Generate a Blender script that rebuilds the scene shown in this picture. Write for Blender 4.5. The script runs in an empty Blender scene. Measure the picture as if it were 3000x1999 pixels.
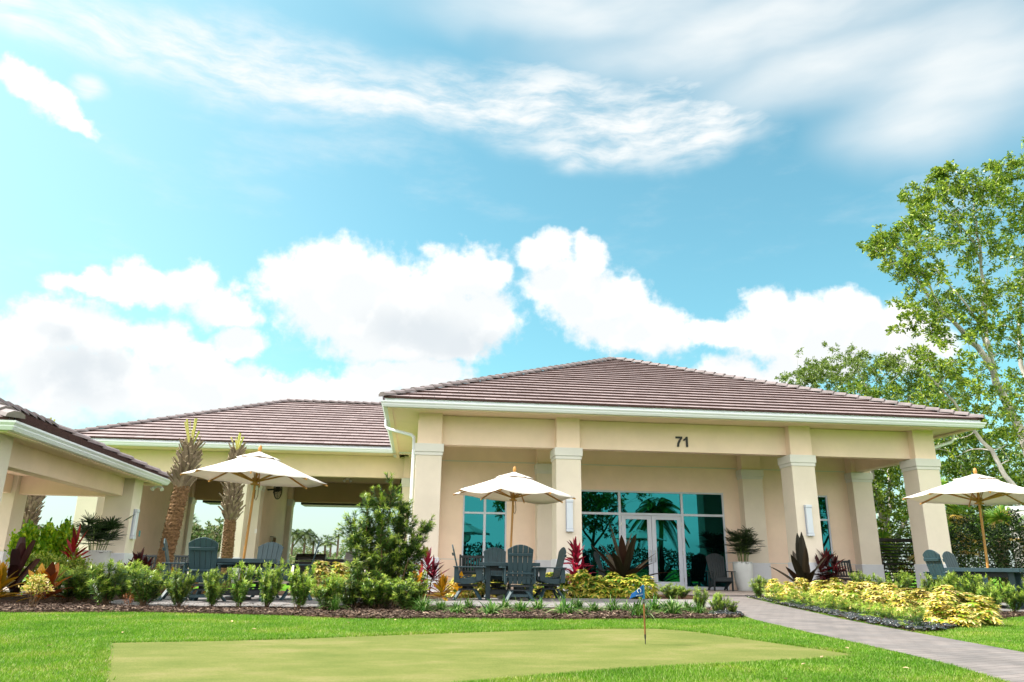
import bpy, math, random
import numpy as np
from mathutils import Vector, Matrix
R = math.radians
S = bpy.context.scene
COL = S.collection
rng = np.random.default_rng(71)
random.seed(71)

# ------------------------------------------------------------------ objects
def tag(o, label=None, cat=None, group=None, kind=None):
    if label: o['label'] = label
    if cat: o['category'] = cat
    if group: o['group'] = group
    if kind: o['kind'] = kind
    return o

def empty(name, loc=(0, 0, 0), rz=0.0):
    o = bpy.data.objects.new(name, None)
    o.empty_display_size = 0.2
    o.location = loc
    o.rotation_euler = (0, 0, rz)
    COL.objects.link(o)
    return o

def thing(name, label, cat, loc=(0, 0, 0), rz=0.0, group=None):
    return tag(empty(name, loc, rz), label, cat, group)

def copy_tree(o, parent=None):
    c = o.copy()
    COL.objects.link(c)
    if parent is not None:
        c.parent = parent
    for ch in list(o.children):
        copy_tree(ch, c)
    return c

def place(proto, used, label, loc, rz=0.0, scale=None, group=None):
    """first use moves the proto itself, later uses copy it with its parts"""
    o = proto if id(proto) not in used else copy_tree(proto)
    used.add(id(proto))
    o.location = loc
    o.rotation_euler = (0, 0, rz)
    if scale is not None:
        o.scale = scale
    if label: o['label'] = label
    if group: o['group'] = group
    return o

def bevel(o, w=0.01, seg=2):
    m = o.modifiers.new('bevel', 'BEVEL')
    m.width = w
    m.segments = seg
    m.limit_method = 'ANGLE'
    m.angle_limit = R(40)
    return o

# ------------------------------------------------------------------ mesh builder
def unit(a):
    a = np.asarray(a, float)
    return a / np.maximum(np.linalg.norm(a, axis=-1, keepdims=True), 1e-9)

class MB:
    def __init__(s):
        s.v = []; s.n = 0; s.f = []
    def add(s, verts, faces, mat=0, uv=None):
        verts = np.asarray(verts, float).reshape(-1, 3)
        if isinstance(faces, np.ndarray):
            s.f.append((faces.astype(np.int64) + s.n, mat, uv))
        else:
            by = {}
            for f in faces: by.setdefault(len(f), []).append(f)
            for k, l in by.items():
                s.f.append((np.array(l, np.int64) + s.n, mat, None))
        s.v.append(verts); s.n += len(verts)
        return s
    def box(s, x0, x1, y0, y1, z0, z1, mat=0):
        v = [(x0,y0,z0),(x1,y0,z0),(x1,y1,z0),(x0,y1,z0),(x0,y0,z1),(x1,y0,z1),(x1,y1,z1),(x0,y1,z1)]
        return s.add(v, [(3,2,1,0),(4,5,6,7),(0,1,5,4),(1,2,6,5),(2,3,7,6),(3,0,4,7)], mat)
    def bar(s, a, b, w, h, mat=0, up=(0,0,1)):
        """rectangular bar from a to b, w across, h along up"""
        a = np.array(a, float); b = np.array(b, float); d = unit(b-a)
        side = np.cross(d, np.array(up, float))
        if np.linalg.norm(side) < 1e-4: side = np.cross(d, np.array((0,1,0.)))
        side = unit(side); u = np.cross(side, d)
        q = [side*w/2*i + u*h/2*j for i, j in ((-1,-1),(1,-1),(1,1),(-1,1))]
        v = [a+x for x in q] + [b+x for x in q]
        return s.add(v, [(0,1,2,3),(7,6,5,4),(4,5,1,0),(5,6,2,1),(6,7,3,2),(7,4,0,3)], mat)
    def prism(s, poly, o, ex, ey, ez, t, mat=0):
        """2-D polygon laid in the ex/ey plane at o, extruded t along ez"""
        o, ex, ey, ez = (np.array(q, float) for q in (o, ex, ey, ez))
        n = len(poly)
        a = [o+ex*p[0]+ey*p[1] for p in poly]; b = [q+ez*t for q in a]
        f = [tuple(range(n-1, -1, -1)), tuple(range(n, 2*n))] + [(i, (i+1) % n, n+(i+1) % n, n+i) for i in range(n)]
        return s.add(a+b, f, mat)
    def tube(s, pts, rad, n=8, mat=0, caps=True):
        pts = np.asarray(pts, float); K = len(pts)
        rad = np.full(K, rad, float) if np.isscalar(rad) else np.asarray(rad, float)
        tg = np.gradient(pts, axis=0); tg = unit(tg)
        ref = np.array((0, 0, 1.)) if abs(tg[0][2]) < .9 else np.array((1., 0, 0))
        e1 = unit(np.cross(tg[0], ref)); V = []
        a = np.arange(n)*2*math.pi/n
        for i in range(K):
            e1 = unit(e1 - tg[i]*np.dot(e1, tg[i])); e2 = np.cross(tg[i], e1)
            V.append(pts[i] + rad[i]*(np.cos(a)[:, None]*e1 + np.sin(a)[:, None]*e2))
        F = []
        i = np.arange(K-1)[:, None]*n; j = np.arange(n)[None]; j2 = (j+1) % n
        F = np.stack([i+j, i+j2, i+n+j2, i+n+j], -1).reshape(-1, 4)
        s.add(np.concatenate(V), F, mat)
        if caps:
            s.add(V[0], [tuple(range(n-1, -1, -1))], mat); s.add(V[-1], [tuple(range(n))], mat)
        return s
    def lathe(s, prof, n=24, c=(0, 0, 0), mat=0):
        c = np.array(c, float); a = np.arange(n)*2*math.pi/n; V = []
        for r, z in prof:
            V.append(np.stack([c[0]+r*np.cos(a), c[1]+r*np.sin(a), np.full(n, c[2]+z)], -1))
        K = len(prof); i = np.arange(K-1)[:, None]*n; j = np.arange(n)[None]; j2 = (j+1) % n
        s.add(np.concatenate(V), np.stack([i+j, i+j2, i+n+j2, i+n+j], -1).reshape(-1, 4), mat)
        if prof[0][0] > 1e-3: s.add(V[0], [tuple(range(n-1, -1, -1))], mat)
        if prof[-1][0] > 1e-3: s.add(V[-1], [tuple(range(n))], mat)
        return s
    def sweep(s, prof, x0, x1, y0, y1, mat=0):
        """closed (out, z) profile swept round a rectangle with mitred corners"""
        V = []; n = len(prof)
        for sx, sy, cx, cy in ((-1,-1,x0,y0),(1,-1,x1,y0),(1,1,x1,y1),(-1,1,x0,y1)):
            V += [(cx+sx*o, cy+sy*o, z) for o, z in prof]
        F = []
        for c in range(4):
            d = (c+1) % 4
            for i in range(n):
                j = (i+1) % n
                F.append((c*n+i, d*n+i, d*n+j, c*n+j))
        return s.add(V, F, mat)
    def leaves(s, base, d, nrm, L, W, bend=0.2, k=2, prof=None, fold=0.0, mat=0):
        base = np.asarray(base, float).reshape(-1, 3); N = len(base)
        d = unit(d); side = unit(np.cross(d, nrm)); nn = np.cross(side, d)
        L = np.broadcast_to(L, (N,)).astype(float); W = np.broadcast_to(W, (N,)).astype(float)
        bend = np.broadcast_to(bend, (N,)).astype(float)
        t = np.linspace(0, 1, k+1)
        if prof is None: prof = np.interp(t, [0, .15, .45, .8, 1], [.18, .7, 1, .6, .03])
        else: prof = np.interp(t, np.linspace(0, 1, len(prof)), prof)
        c = base[:, None] + d[:, None]*(L[:, None]*t)[..., None]
        c[..., 2] -= (bend*L)[:, None]*t**2
        w = (W[:, None]*prof/2)[..., None]*side[:, None]
        if fold:
            up = (W[:, None]*prof*fold)[..., None]*nn[:, None]
            P = np.stack([c-w+up, c, c+w+up], 2); m = 3
        else:
            P = np.stack([c-w, c+w], 2); m = 2
        b = (np.arange(N)*(k+1)*m)[:, None, None]; i = np.arange(k)[None, :, None]; q = np.arange(m-1)[None, None]
        F = np.stack([b+i*m+q, b+i*m+q+1, b+(i+1)*m+q+1, b+(i+1)*m+q], -1).reshape(-1, 4)
        u = np.linspace(0, 1, m)
        g = np.stack(np.broadcast_arrays(np.stack([u[q+0], u[q+1], u[q+1], u[q+0]], -1) + 0*i[..., None],
                                         np.stack([t[i], t[i], t[i+1], t[i+1]], -1) + 0*q[..., None]), -1)
        uv = np.broadcast_to(g, (N,)+g.shape[1:]).reshape(-1, 4, 2)
        return s.add(P.reshape(-1, 3), F, mat, uv)
    def build(s, name, mats, parent=None, smooth=False, kind=None):
        me = bpy.data.meshes.new(name)
        V = np.concatenate(s.v).astype(np.float32)
        me.vertices.add(len(V)); me.vertices.foreach_set('co', V.ravel())
        fl = [f.ravel() for f, _, _ in s.f]
        tot = np.concatenate([np.full(len(f), f.shape[1]) for f, _, _ in s.f])
        lp = np.concatenate(fl).astype(np.int32)
        st = np.concatenate([[0], np.cumsum(tot)[:-1]]).astype(np.int32)
        mi = np.concatenate([np.full(len(f), m) for f, m, _ in s.f]).astype(np.int32)
        me.loops.add(len(lp)); me.loops.foreach_set('vertex_index', lp)
        me.polygons.add(len(st)); me.polygons.foreach_set('loop_start', st)
        me.polygons.foreach_set('material_index', mi)
        me.polygons.foreach_set('use_smooth', np.full(len(st), bool(smooth)))
        if any(u is not None for _, _, u in s.f):
            uv = np.concatenate([(u if u is not None else np.zeros(f.shape+(2,))).reshape(-1, 2) for f, _, u in s.f])
            me.uv_layers.new(name='UVMap').data.foreach_set('uv', uv.astype(np.float32).ravel())
        for m in (mats if isinstance(mats, (list, tuple)) else [mats]): me.materials.append(m)
        me.update(calc_edges=True)
        if me.validate(): me.update()
        o = bpy.data.objects.new(name, me); COL.objects.link(o)
        if parent is not None: o.parent = parent
        if kind: o['kind'] = kind
        return o

# ------------------------------------------------------------------ materials
def nt(m):
    m.use_nodes = True
    t = m.node_tree
    return t, t.nodes, t.links

def ramp(N, cols, pos=None, interp='LINEAR'):
    r = N.new('ShaderNodeValToRGB'); e = r.color_ramp.elements
    r.color_ramp.interpolation = interp
    n = len(cols)
    while len(e) < n: e.new(1.0)
    for i, c in enumerate(cols):
        e[i].position = pos[i] if pos else i/max(1, n-1)
        e[i].color = (*c, 1)
    return r

def mat(name, col, rough=0.6, var=0.12, vs=3.0, bump=0.0, bs=40.0, metal=0.0, spec=0.5, col2=None, coat=0.0, detail=6, stretch=None):
    m = bpy.data.materials.new(name); t, N, L = nt(m); b = N['Principled BSDF']
    b.inputs['Roughness'].default_value = rough; b.inputs['Metallic'].default_value = metal
    b.inputs['Specular IOR Level'].default_value = spec; b.inputs['Coat Weight'].default_value = coat
    tc = N.new('ShaderNodeTexCoord'); src = tc.outputs['Object']
    if stretch:
        mp = N.new('ShaderNodeMapping'); mp.inputs['Scale'].default_value = stretch
        L.new(src, mp.inputs['Vector']); src = mp.outputs['Vector']
    n = N.new('ShaderNodeTexNoise'); n.inputs['Scale'].default_value = vs; n.inputs['Detail'].default_value = detail
    n.inputs['Roughness'].default_value = .65
    L.new(src, n.inputs['Vector'])
    c2 = col2 if col2 else tuple(c*(1-2*var) for c in col)
    c1 = col if col2 else tuple(min(1, c*(1+var)) for c in col)
    r = ramp(N, [c2, c1], [.3, .7]); L.new(n.outputs['Fac'], r.inputs['Fac']); L.new(r.outputs['Color'], b.inputs['Base Color'])
    if bump:
        n2 = N.new('ShaderNodeTexNoise'); n2.inputs['Scale'].default_value = bs; n2.inputs['Detail'].default_value = 5
        L.new(src, n2.inputs['Vector'])
        bp = N.new('ShaderNodeBump'); bp.inputs['Strength'].default_value = bump; bp.inputs['Distance'].default_value = .02
        L.new(n2.outputs['Fac'], bp.inputs['Height']); L.new(bp.outputs['Normal'], b.inputs['Normal'])
    return m

def leafmat(name, cols, pos=None, rough=0.45, tr=0.35, vein=None, spec=0.4, tcol=None, obj=.25):
    """colour varies leaf by leaf; part of the light passes through; optional vein colour along the midrib"""
    m = bpy.data.materials.new(name); t, N, L = nt(m); b = N['Principled BSDF']; out = N['Material Output']
    b.inputs['Roughness'].default_value = rough; b.inputs['Specular IOR Level'].default_value = spec
    g = N.new('ShaderNodeNewGeometry'); oi = N.new('ShaderNodeObjectInfo')
    r = ramp(N, cols, pos); L.new(g.outputs['Random Per Island'], r.inputs['Fac'])
    c = r.outputs['Color']
    if vein:
        u = N.new('ShaderNodeUVMap'); sp = N.new('ShaderNodeSeparateXYZ'); L.new(u.outputs['UV'], sp.inputs[0])
        a = N.new('ShaderNodeMath'); a.operation = 'SUBTRACT'; a.inputs[1].default_value = .5; L.new(sp.outputs[0], a.inputs[0])
        ab = N.new('ShaderNodeMath'); ab.operation = 'ABSOLUTE'; L.new(a.outputs[0], ab.inputs[0])
        # side veins: herring-bone of |u| and v
        q = N.new('ShaderNodeMath'); q.operation = 'MULTIPLY_ADD'; q.inputs[1].default_value = 1.2; L.new(ab.outputs[0], q.inputs[0])
        neg = N.new('ShaderNodeMath'); neg.operation = 'MULTIPLY'; neg.inputs[1].default_value = -1; L.new(sp.outputs[1], neg.inputs[0]); L.new(neg.outputs[0], q.inputs[2])
        w = N.new('ShaderNodeMath'); w.operation = 'MULTIPLY'; w.inputs[1].default_value = 50; L.new(q.outputs[0], w.inputs[0])
        sn = N.new('ShaderNodeMath'); sn.operation = 'SINE'; L.new(w.outputs[0], sn.inputs[0])
        th = N.new('ShaderNodeMapRange'); th.inputs['From Min'].default_value = .1; th.inputs['From Max'].default_value = .6; L.new(sn.outputs[0], th.inputs['Value'])
        mx = N.new('ShaderNodeMix'); mx.data_type = 'RGBA'; mx.inputs['B'].default_value = (*vein, 1)
        sc = N.new('ShaderNodeMath'); sc.operation = 'MULTIPLY'; sc.inputs[1].default_value = .55; L.new(th.outputs[0], sc.inputs[0])
        L.new(sc.outputs[0], mx.inputs['Factor']); L.new(c, mx.inputs['A']); c = mx.outputs['Result']
    hs = N.new('ShaderNodeHueSaturation'); L.new(c, hs.inputs['Color'])
    mr = N.new('ShaderNodeMapRange'); mr.inputs['To Min'].default_value = 1-obj; mr.inputs['To Max'].default_value = 1+obj
    L.new(oi.outputs['Random'], mr.inputs['Value']); L.new(mr.outputs[0], hs.inputs['Value'])
    c = hs.outputs['Color']
    L.new(c, b.inputs['Base Color'])
    tl = N.new('ShaderNodeBsdfTranslucent')
    if tcol:
        mm = N.new('ShaderNodeMix'); mm.data_type = 'RGBA'; mm.blend_type = 'MULTIPLY'; mm.inputs['Factor'].default_value = 1
        mm.inputs['B'].default_value = (*tcol, 1); L.new(c, mm.inputs['A']); L.new(mm.outputs['Result'], tl.inputs['Color'])
    else: L.new(c, tl.inputs['Color'])
    mix = N.new('ShaderNodeMixShader'); mix.inputs[0].default_value = tr
    L.new(b.outputs[0], mix.inputs[1]); L.new(tl.outputs[0], mix.inputs[2]); L.new(mix.outputs[0], out.inputs['Surface'])
    return m

def emis(name, col, s):
    m = bpy.data.materials.new(name); t, N, L = nt(m); b = N['Principled BSDF']
    b.inputs['Base Color'].default_value = (*col, 1); b.inputs['Emission Color'].default_value = (*col, 1); b.inputs['Emission Strength'].default_value = s
    return m

def paver_mat(name, c1, c2, mortar, bw=.30, bh=.15, rot=0.0):
    m = bpy.data.materials.new(name); t, N, L = nt(m); b = N['Principled BSDF']; b.inputs['Roughness'].default_value = .85
    b.inputs['Specular IOR Level'].default_value = .25
    tc = N.new('ShaderNodeTexCoord'); mp = N.new('ShaderNodeMapping'); mp.inputs['Rotation'].default_value = (0, 0, rot)
    L.new(tc.outputs['Object'], mp.inputs['Vector'])
    br = N.new('ShaderNodeTexBrick'); br.inputs['Scale'].default_value = 1; br.inputs['Brick Width'].default_value = bw; br.inputs['Row Height'].default_value = bh
    br.inputs['Mortar Size'].default_value = .006; br.inputs['Mortar Smooth'].default_value = .3; br.inputs['Bias'].default_value = -.1
    br.inputs['Color1'].default_value = (*c1, 1); br.inputs['Color2'].default_value = (*c2, 1); br.inputs['Mortar'].default_value = (*mortar, 1)
    L.new(mp.outputs[0], br.inputs['Vector'])
    n = N.new('ShaderNodeTexNoise'); n.inputs['Scale'].default_value = 2.2; n.inputs['Detail'].default_value = 8; L.new(tc.outputs['Object'], n.inputs['Vector'])
    r = ramp(N, [(.72, .72, .72), (1.12, 1.1, 1.08)], [.3, .7]); L.new(n.outputs['Fac'], r.inputs['Fac'])
    mm = N.new('ShaderNodeMix'); mm.data_type = 'RGBA'; mm.blend_type = 'MULTIPLY'; mm.inputs['Factor'].default_value = 1
    L.new(br.outputs['Color'], mm.inputs['A']); L.new(r.outputs['Color'], mm.inputs['B']); L.new(mm.outputs['Result'], b.inputs['Base Color'])
    bp = N.new('ShaderNodeBump'); bp.inputs['Strength'].default_value = .5; bp.inputs['Distance'].default_value = .006; bp.invert = True
    L.new(br.outputs['Fac'], bp.inputs['Height']); L.new(bp.outputs['Normal'], b.inputs['Normal'])
    return m

M = {}
M['shaft'] = mat('greyer_stucco', (.735, .665, .565), .9, .045, .7, .22, 70, spec=.15)
M['wall'] = mat('cream_stucco', (.88, .705, .57), .9, .05, .7, .22, 70, spec=.15)
M['plinth'] = mat('cool_grey_plinth', (.60, .63, .68), .85, .04, 1.2, .1, 80, spec=.2)
M['trim'] = mat('pale_grey_trim', (.68, .675, .645), .85, .03, 1.2, .08, 90, spec=.2)
M['soffit'] = mat('soffit_paint', (.89, .72, .56), .9, .03, .8, spec=.1)
M['gutter'] = mat('white_metal', (.72, .755, .81), .45, .02, .6, spec=.4)
M['tile'] = mat('roof_tile', (.255, .20, .19), .75, .22, 2.2, .2, 25, spec=.35)
M['cap'] = mat('ridge_tile', (.215, .18, .185), .7, .18, 3, .2, 25, spec=.35)
M['alu'] = mat('white_aluminium', (.58, .635, .74), .4, .02, 1, spec=.4)
M['steel'] = mat('brushed_steel', (.45, .45, .45), .3, .05, 3, metal=1)
M['black'] = mat('black_metal', (.012, .012, .011), .5, .1, 4, spec=.4)
M['louver'] = mat('black_louver', (.014, .012, .010), .45, .1, 4, spec=.5)
M['poly'] = mat('slate_lumber', (.019, .048, .060), .5, .10, 5, .12, 60, spec=.4, stretch=(1, 1, .3))
M['dpoly'] = mat('dark_slate_lumber', (.012, .020, .024), .55, .10, 5, .1, 60, spec=.4)
M['wood'] = mat('oiled_wood', (.50, .24, .055), .45, .22, 7, .05, 60, spec=.4, stretch=(1, 1, .15))
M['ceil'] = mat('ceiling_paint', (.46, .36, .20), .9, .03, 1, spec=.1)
M['planter'] = mat('glazed_pot', (.62, .66, .66), .35, .04, 2, spec=.5)
M['concrete_pot'] = mat('pale_concrete_pot', (.48, .50, .49), .7, .06, 3, .1, 40)
M['soil'] = mat('soil', (.03, .018, .01), .95, .3, 20, .5, 60)
M['number'] = mat('dark_bronze', (.016, .014, .012), .4, .1, 5, spec=.4)
M['lamp'] = mat('frosted_acrylic', (.60, .66, .74), .35, .02, 2, spec=.5)
M['lampcap'] = mat('satin_nickel', (.36, .40, .50), .35, .05, 3, spec=.5)
M['bark'] = mat('pale_bark', (.42, .385, .35), .9, .25, 2.5, .5, 14, stretch=(1, 1, .35))
M['dbark'] = mat('brown_bark', (.11, .08, .055), .95, .3, 6, .6, 25)
M['fibre'] = mat('palm_fibre', (.27, .155, .065), .95, .3, 8, .9, 16, col2=(.075, .038, .016), stretch=(1, 1, 7))
M['boot'] = mat('dry_leaf_base', (.34, .27, .18), .9, .3, 5, .4, 30, col2=(.12, .085, .05))
M['stem'] = mat('brown_stem', (.12, .07, .03), .8, .25, 8)
M['gstem'] = mat('green_stem', (.12, .2, .04), .6, .2, 8)
M['stick'] = mat('varnished_stick', (.20, .085, .022), .4, .2, 7, spec=.4)
M['flag'] = mat('blue_flag_cloth', (.008, .085, .28), .7, .06, 5, spec=.2)
M['flagtube'] = mat('blue_flag_sleeve', (.02, .16, .30), .6, .06, 5, spec=.2)
M['white'] = mat('white_paint', (.76, .74, .73), .5, .02, 2)
M['teal'] = mat('teal_paint', (.0, .13, .16), .5, .05, 2)
M['cloth'] = mat('brown_cloth', (.17, .10, .045), .95, .25, 6)
M['pebble'] = mat('black_pebble', (.018, .019, .022), .22, .4, 30, spec=.6, coat=.4)
M['sand'] = mat('pale_sand', (.62, .55, .42), .95, .08, 1)
M['hub'] = mat('bronze_fitting', (.20, .10, .03), .5, .1, 5)

# tinted mirror-like glazing
def glass_mat():
    m = bpy.data.materials.new('tinted_glazing'); t, N, L = nt(m); out = N['Material Output']
    gl = N.new('ShaderNodeBsdfGlossy'); gl.inputs['Color'].default_value = (.012, .118, .125, 1); gl.inputs['Roughness'].default_value = .0
    df = N.new('ShaderNodeBsdfDiffuse'); df.inputs['Color'].default_value = (.006, .02, .018, 1)
    # faint ripple of sheet glass
    tc = N.new('ShaderNodeTexCoord'); n = N.new('ShaderNodeTexNoise'); n.inputs['Scale'].default_value = .9; n.inputs['Detail'].default_value = 1
    L.new(tc.outputs['Object'], n.inputs['Vector'])
    bp = N.new('ShaderNodeBump'); bp.inputs['Strength'].default_value = .012; bp.inputs['Distance'].default_value = .01
    mx = N.new('ShaderNodeMixShader'); mx.inputs[0].default_value = .9
    L.new(df.outputs[0], mx.inputs[1]); L.new(gl.outputs[0], mx.inputs[2]); L.new(mx.outputs[0], out.inputs['Surface'])
    return m
M['glass'] = glass_mat()

# canvas that lets some sun through
def canvas_mat():
    m = bpy.data.materials.new('cream_canvas'); t, N, L = nt(m); b = N['Principled BSDF']; out = N['Material Output']
    b.inputs['Base Color'].default_value = (.80, .76, .72, 1); b.inputs['Roughness'].default_value = .9; b.inputs['Specular IOR Level'].default_value = .1
    tl = N.new('ShaderNodeBsdfTranslucent'); tl.inputs['Color'].default_value = (.74, .66, .57, 1)
    mx = N.new('ShaderNodeMixShader'); mx.inputs[0].default_value = .32
    L.new(b.outputs[0], mx.inputs[1]); L.new(tl.outputs[0], mx.inputs[2]); L.new(mx.outputs[0], out.inputs['Surface'])
    return m
M['canvas'] = canvas_mat()

LF = {}
LF['podo'] = leafmat('podocarpus_leaf', [(.014,.045,.008), (.038,.105,.013), (.08,.175,.020), (.17,.29,.03)], tr=.2, rough=.35)
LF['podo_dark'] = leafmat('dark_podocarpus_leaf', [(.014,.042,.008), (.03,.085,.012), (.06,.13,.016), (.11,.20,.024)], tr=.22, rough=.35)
LF['podo_new'] = leafmat('podocarpus_new_growth', [(.15,.30,.03), (.29,.42,.04), (.46,.51,.10)], tr=.35, rough=.4)
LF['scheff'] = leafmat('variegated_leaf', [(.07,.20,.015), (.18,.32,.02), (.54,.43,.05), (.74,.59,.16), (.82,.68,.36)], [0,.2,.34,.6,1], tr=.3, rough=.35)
LF['scheff_shade'] = leafmat('variegated_leaf_shaded', [(.05,.14,.012), (.11,.24,.015), (.42,.38,.04), (.70,.58,.13)], [0,.35,.55,1], tr=.3, rough=.35)  # shaded copy of the variegated leaf: shade put into a greener colour
LF['croton'] = leafmat('croton_leaf', [(.22,.16,.01), (.55,.26,.01), (.62,.30,.01), (.60,.20,.005)], tr=.35, vein=(.08,.10,.008), rough=.3)
LF['croton_red'] = leafmat('croton_red_leaf', [(.10,.02,.008), (.30,.05,.006), (.58,.17,.005), (.20,.10,.01)], tr=.3, vein=(.06,.03,.006), rough=.3)
LF['cord'] = leafmat('red_cordyline_leaf', [(.04,.005,.010), (.12,.007,.018), (.28,.011,.038), (.46,.035,.08)], tr=.35, rough=.35)
LF['dcord'] = leafmat('dark_cordyline_leaf', [(.02,.006,.006), (.05,.010,.010), (.09,.012,.014), (.30,.012,.035)], [0,.5,.88,1], tr=.25, rough=.4)
LF['crinum'] = leafmat('purple_strap_leaf', [(.010,.010,.004), (.018,.013,.006), (.035,.012,.008)], tr=.12, rough=.5, spec=.25)
LF['purple'] = leafmat('maroon_paddle_leaf', [(.018,.006,.007), (.035,.010,.010), (.06,.012,.012)], tr=.2, rough=.4)
LF['brom'] = leafmat('scarlet_leaf', [(.30,.012,.012), (.45,.02,.02), (.14,.01,.01)], tr=.3)
LF['lir'] = leafmat('grass_blade_leaf', [(.025,.09,.010), (.055,.16,.016), (.12,.24,.03), (.42,.48,.24)], [0,.4,.75,1], tr=.3, rough=.35)
LF['clusia'] = leafmat('bright_green_leaf', [(.08,.22,.01), (.18,.36,.012), (.32,.48,.02), (.46,.54,.03)], tr=.4, rough=.3)
LF['small'] = leafmat('mottled_green_leaf', [(.07,.16,.012), (.16,.28,.018), (.34,.42,.035), (.50,.50,.12)], tr=.3, rough=.3)
LF['rhapis'] = leafmat('dark_fan_leaf', [(.010,.028,.008), (.018,.045,.012), (.03,.06,.015)], tr=.15, rough=.4)
LF['rust'] = leafmat('rusty_dry_leaf', [(.30,.10,.02), (.42,.14,.03), (.22,.09,.03)], tr=.2)
LF['fan'] = leafmat('fan_palm_leaf', [(.05,.15,.012), (.12,.25,.02), (.30,.34,.04)], [0,.6,1], tr=.35, rough=.35)
LF['fan_dry'] = leafmat('dry_fan_leaf', [(.50,.38,.18), (.62,.42,.06), (.40,.30,.14)], tr=.3)
LF['tree'] = leafmat('tree_leaf', [(.045,.10,.010), (.11,.20,.014), (.23,.33,.024), (.38,.43,.05)], tr=.3, rough=.35, obj=.05)
LF['tree2'] = leafmat('far_tree_leaf', [(.09,.15,.025), (.15,.23,.035), (.24,.31,.05)], tr=.35, rough=.5, obj=.1)
LF['dense'] = leafmat('dense_tree_leaf', [(.03,.075,.008), (.08,.16,.012), (.17,.27,.02), (.31,.37,.045)], tr=.35, rough=.35, obj=.1)
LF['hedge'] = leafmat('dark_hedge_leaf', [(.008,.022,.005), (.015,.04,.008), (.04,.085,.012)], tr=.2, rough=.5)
LF['bgpalm'] = leafmat('distant_palm_leaf', [(.04,.09,.02), (.08,.14,.03), (.14,.18,.05)], tr=.2, rough=.6)
LF['bgtree'] = leafmat('distant_tree_leaf', [(.035,.09,.02), (.07,.14,.03), (.15,.19,.06), (.20,.18,.09)], tr=.25, rough=.6)
LF['spear'] = leafmat('palm_spear', [(.20,.26,.03), (.34,.36,.06), (.50,.46,.16)], tr=.2)
LF['dry'] = leafmat('fallen_dry_leaf', [(.30,.14,.06), (.52,.34,.20), (.60,.42,.30)], tr=.1, rough=.8)
def grass_mat():
    m = leafmat('lawn_blade', [(.06,.15,.008), (.13,.29,.012), (.19,.35,.025), (.40,.42,.16)], [0,.42,.78,1], tr=.4, rough=.5, spec=.25, obj=0)
    t, N, L = nt(m); hs = [n for n in N if n.type == 'HUE_SAT'][0]
    rp = [n for n in N if n.type == 'VALTORGB'][0]
    tc = N.new('ShaderNodeTexCoord'); n = N.new('ShaderNodeTexNoise'); n.inputs['Scale'].default_value = 1.1; n.inputs['Detail'].default_value = 4
    L.new(tc.outputs['Object'], n.inputs['Vector'])
    r = ramp(N, [(.66,.80,.6), (1,1,1), (1.7,1.15,1.9)], [.34,.52,.72]); L.new(n.outputs['Fac'], r.inputs['Fac'])
    mm = N.new('ShaderNodeMix'); mm.data_type = 'RGBA'; mm.blend_type = 'MULTIPLY'; mm.inputs['Factor'].default_value = 1
    L.new(rp.outputs['Color'], mm.inputs['A']); L.new(r.outputs['Color'], mm.inputs['B']); L.new(mm.outputs['Result'], hs.inputs['Color'])
    return m
LF['grass'] = grass_mat()

# ------------------------------------------------------------------ camera
def camera():
    p, y, r, f = R(16.8854), R(6.7531), R(.7057), 2182.767
    fw = Vector((math.sin(y)*math.cos(p), math.cos(y)*math.cos(p), math.sin(p)))
    rt = Vector((math.cos(y), -math.sin(y), 0)); up = rt.cross(fw)
    rt2 = math.cos(r)*rt + math.sin(r)*up; up2 = -math.sin(r)*rt + math.cos(r)*up
    cd = bpy.data.cameras.new('camera'); cd.sensor_width = 36; cd.lens = f/3000*36; cd.clip_end = 6000; cd.clip_start = .05
    c = bpy.data.objects.new('camera', cd); COL.objects.link(c)
    mw = Matrix((rt2, up2, -fw)).transposed().to_4x4(); mw.translation = (0, 0, .70)
    c.matrix_world = mw
    S.camera = c
camera()

# ------------------------------------------------------------------ sun and sky
SUN_EL, SUN_AZ = R(48.5), R(-82)          # azimuth from +Y towards +X
sd = Vector((math.sin(SUN_AZ)*math.cos(SUN_EL), math.cos(SUN_AZ)*math.cos(SUN_EL), math.sin(SUN_EL)))
sl = bpy.data.lights.new('sun', 'SUN'); sl.energy = 2.2; sl.angle = R(.5); sl.color = (1, .95, .87)
so = bpy.data.objects.new('sun', sl); COL.objects.link(so); so.rotation_euler = sd.to_track_quat('Z', 'Y').to_euler()
so.location = (-30, 5, 40)

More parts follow.
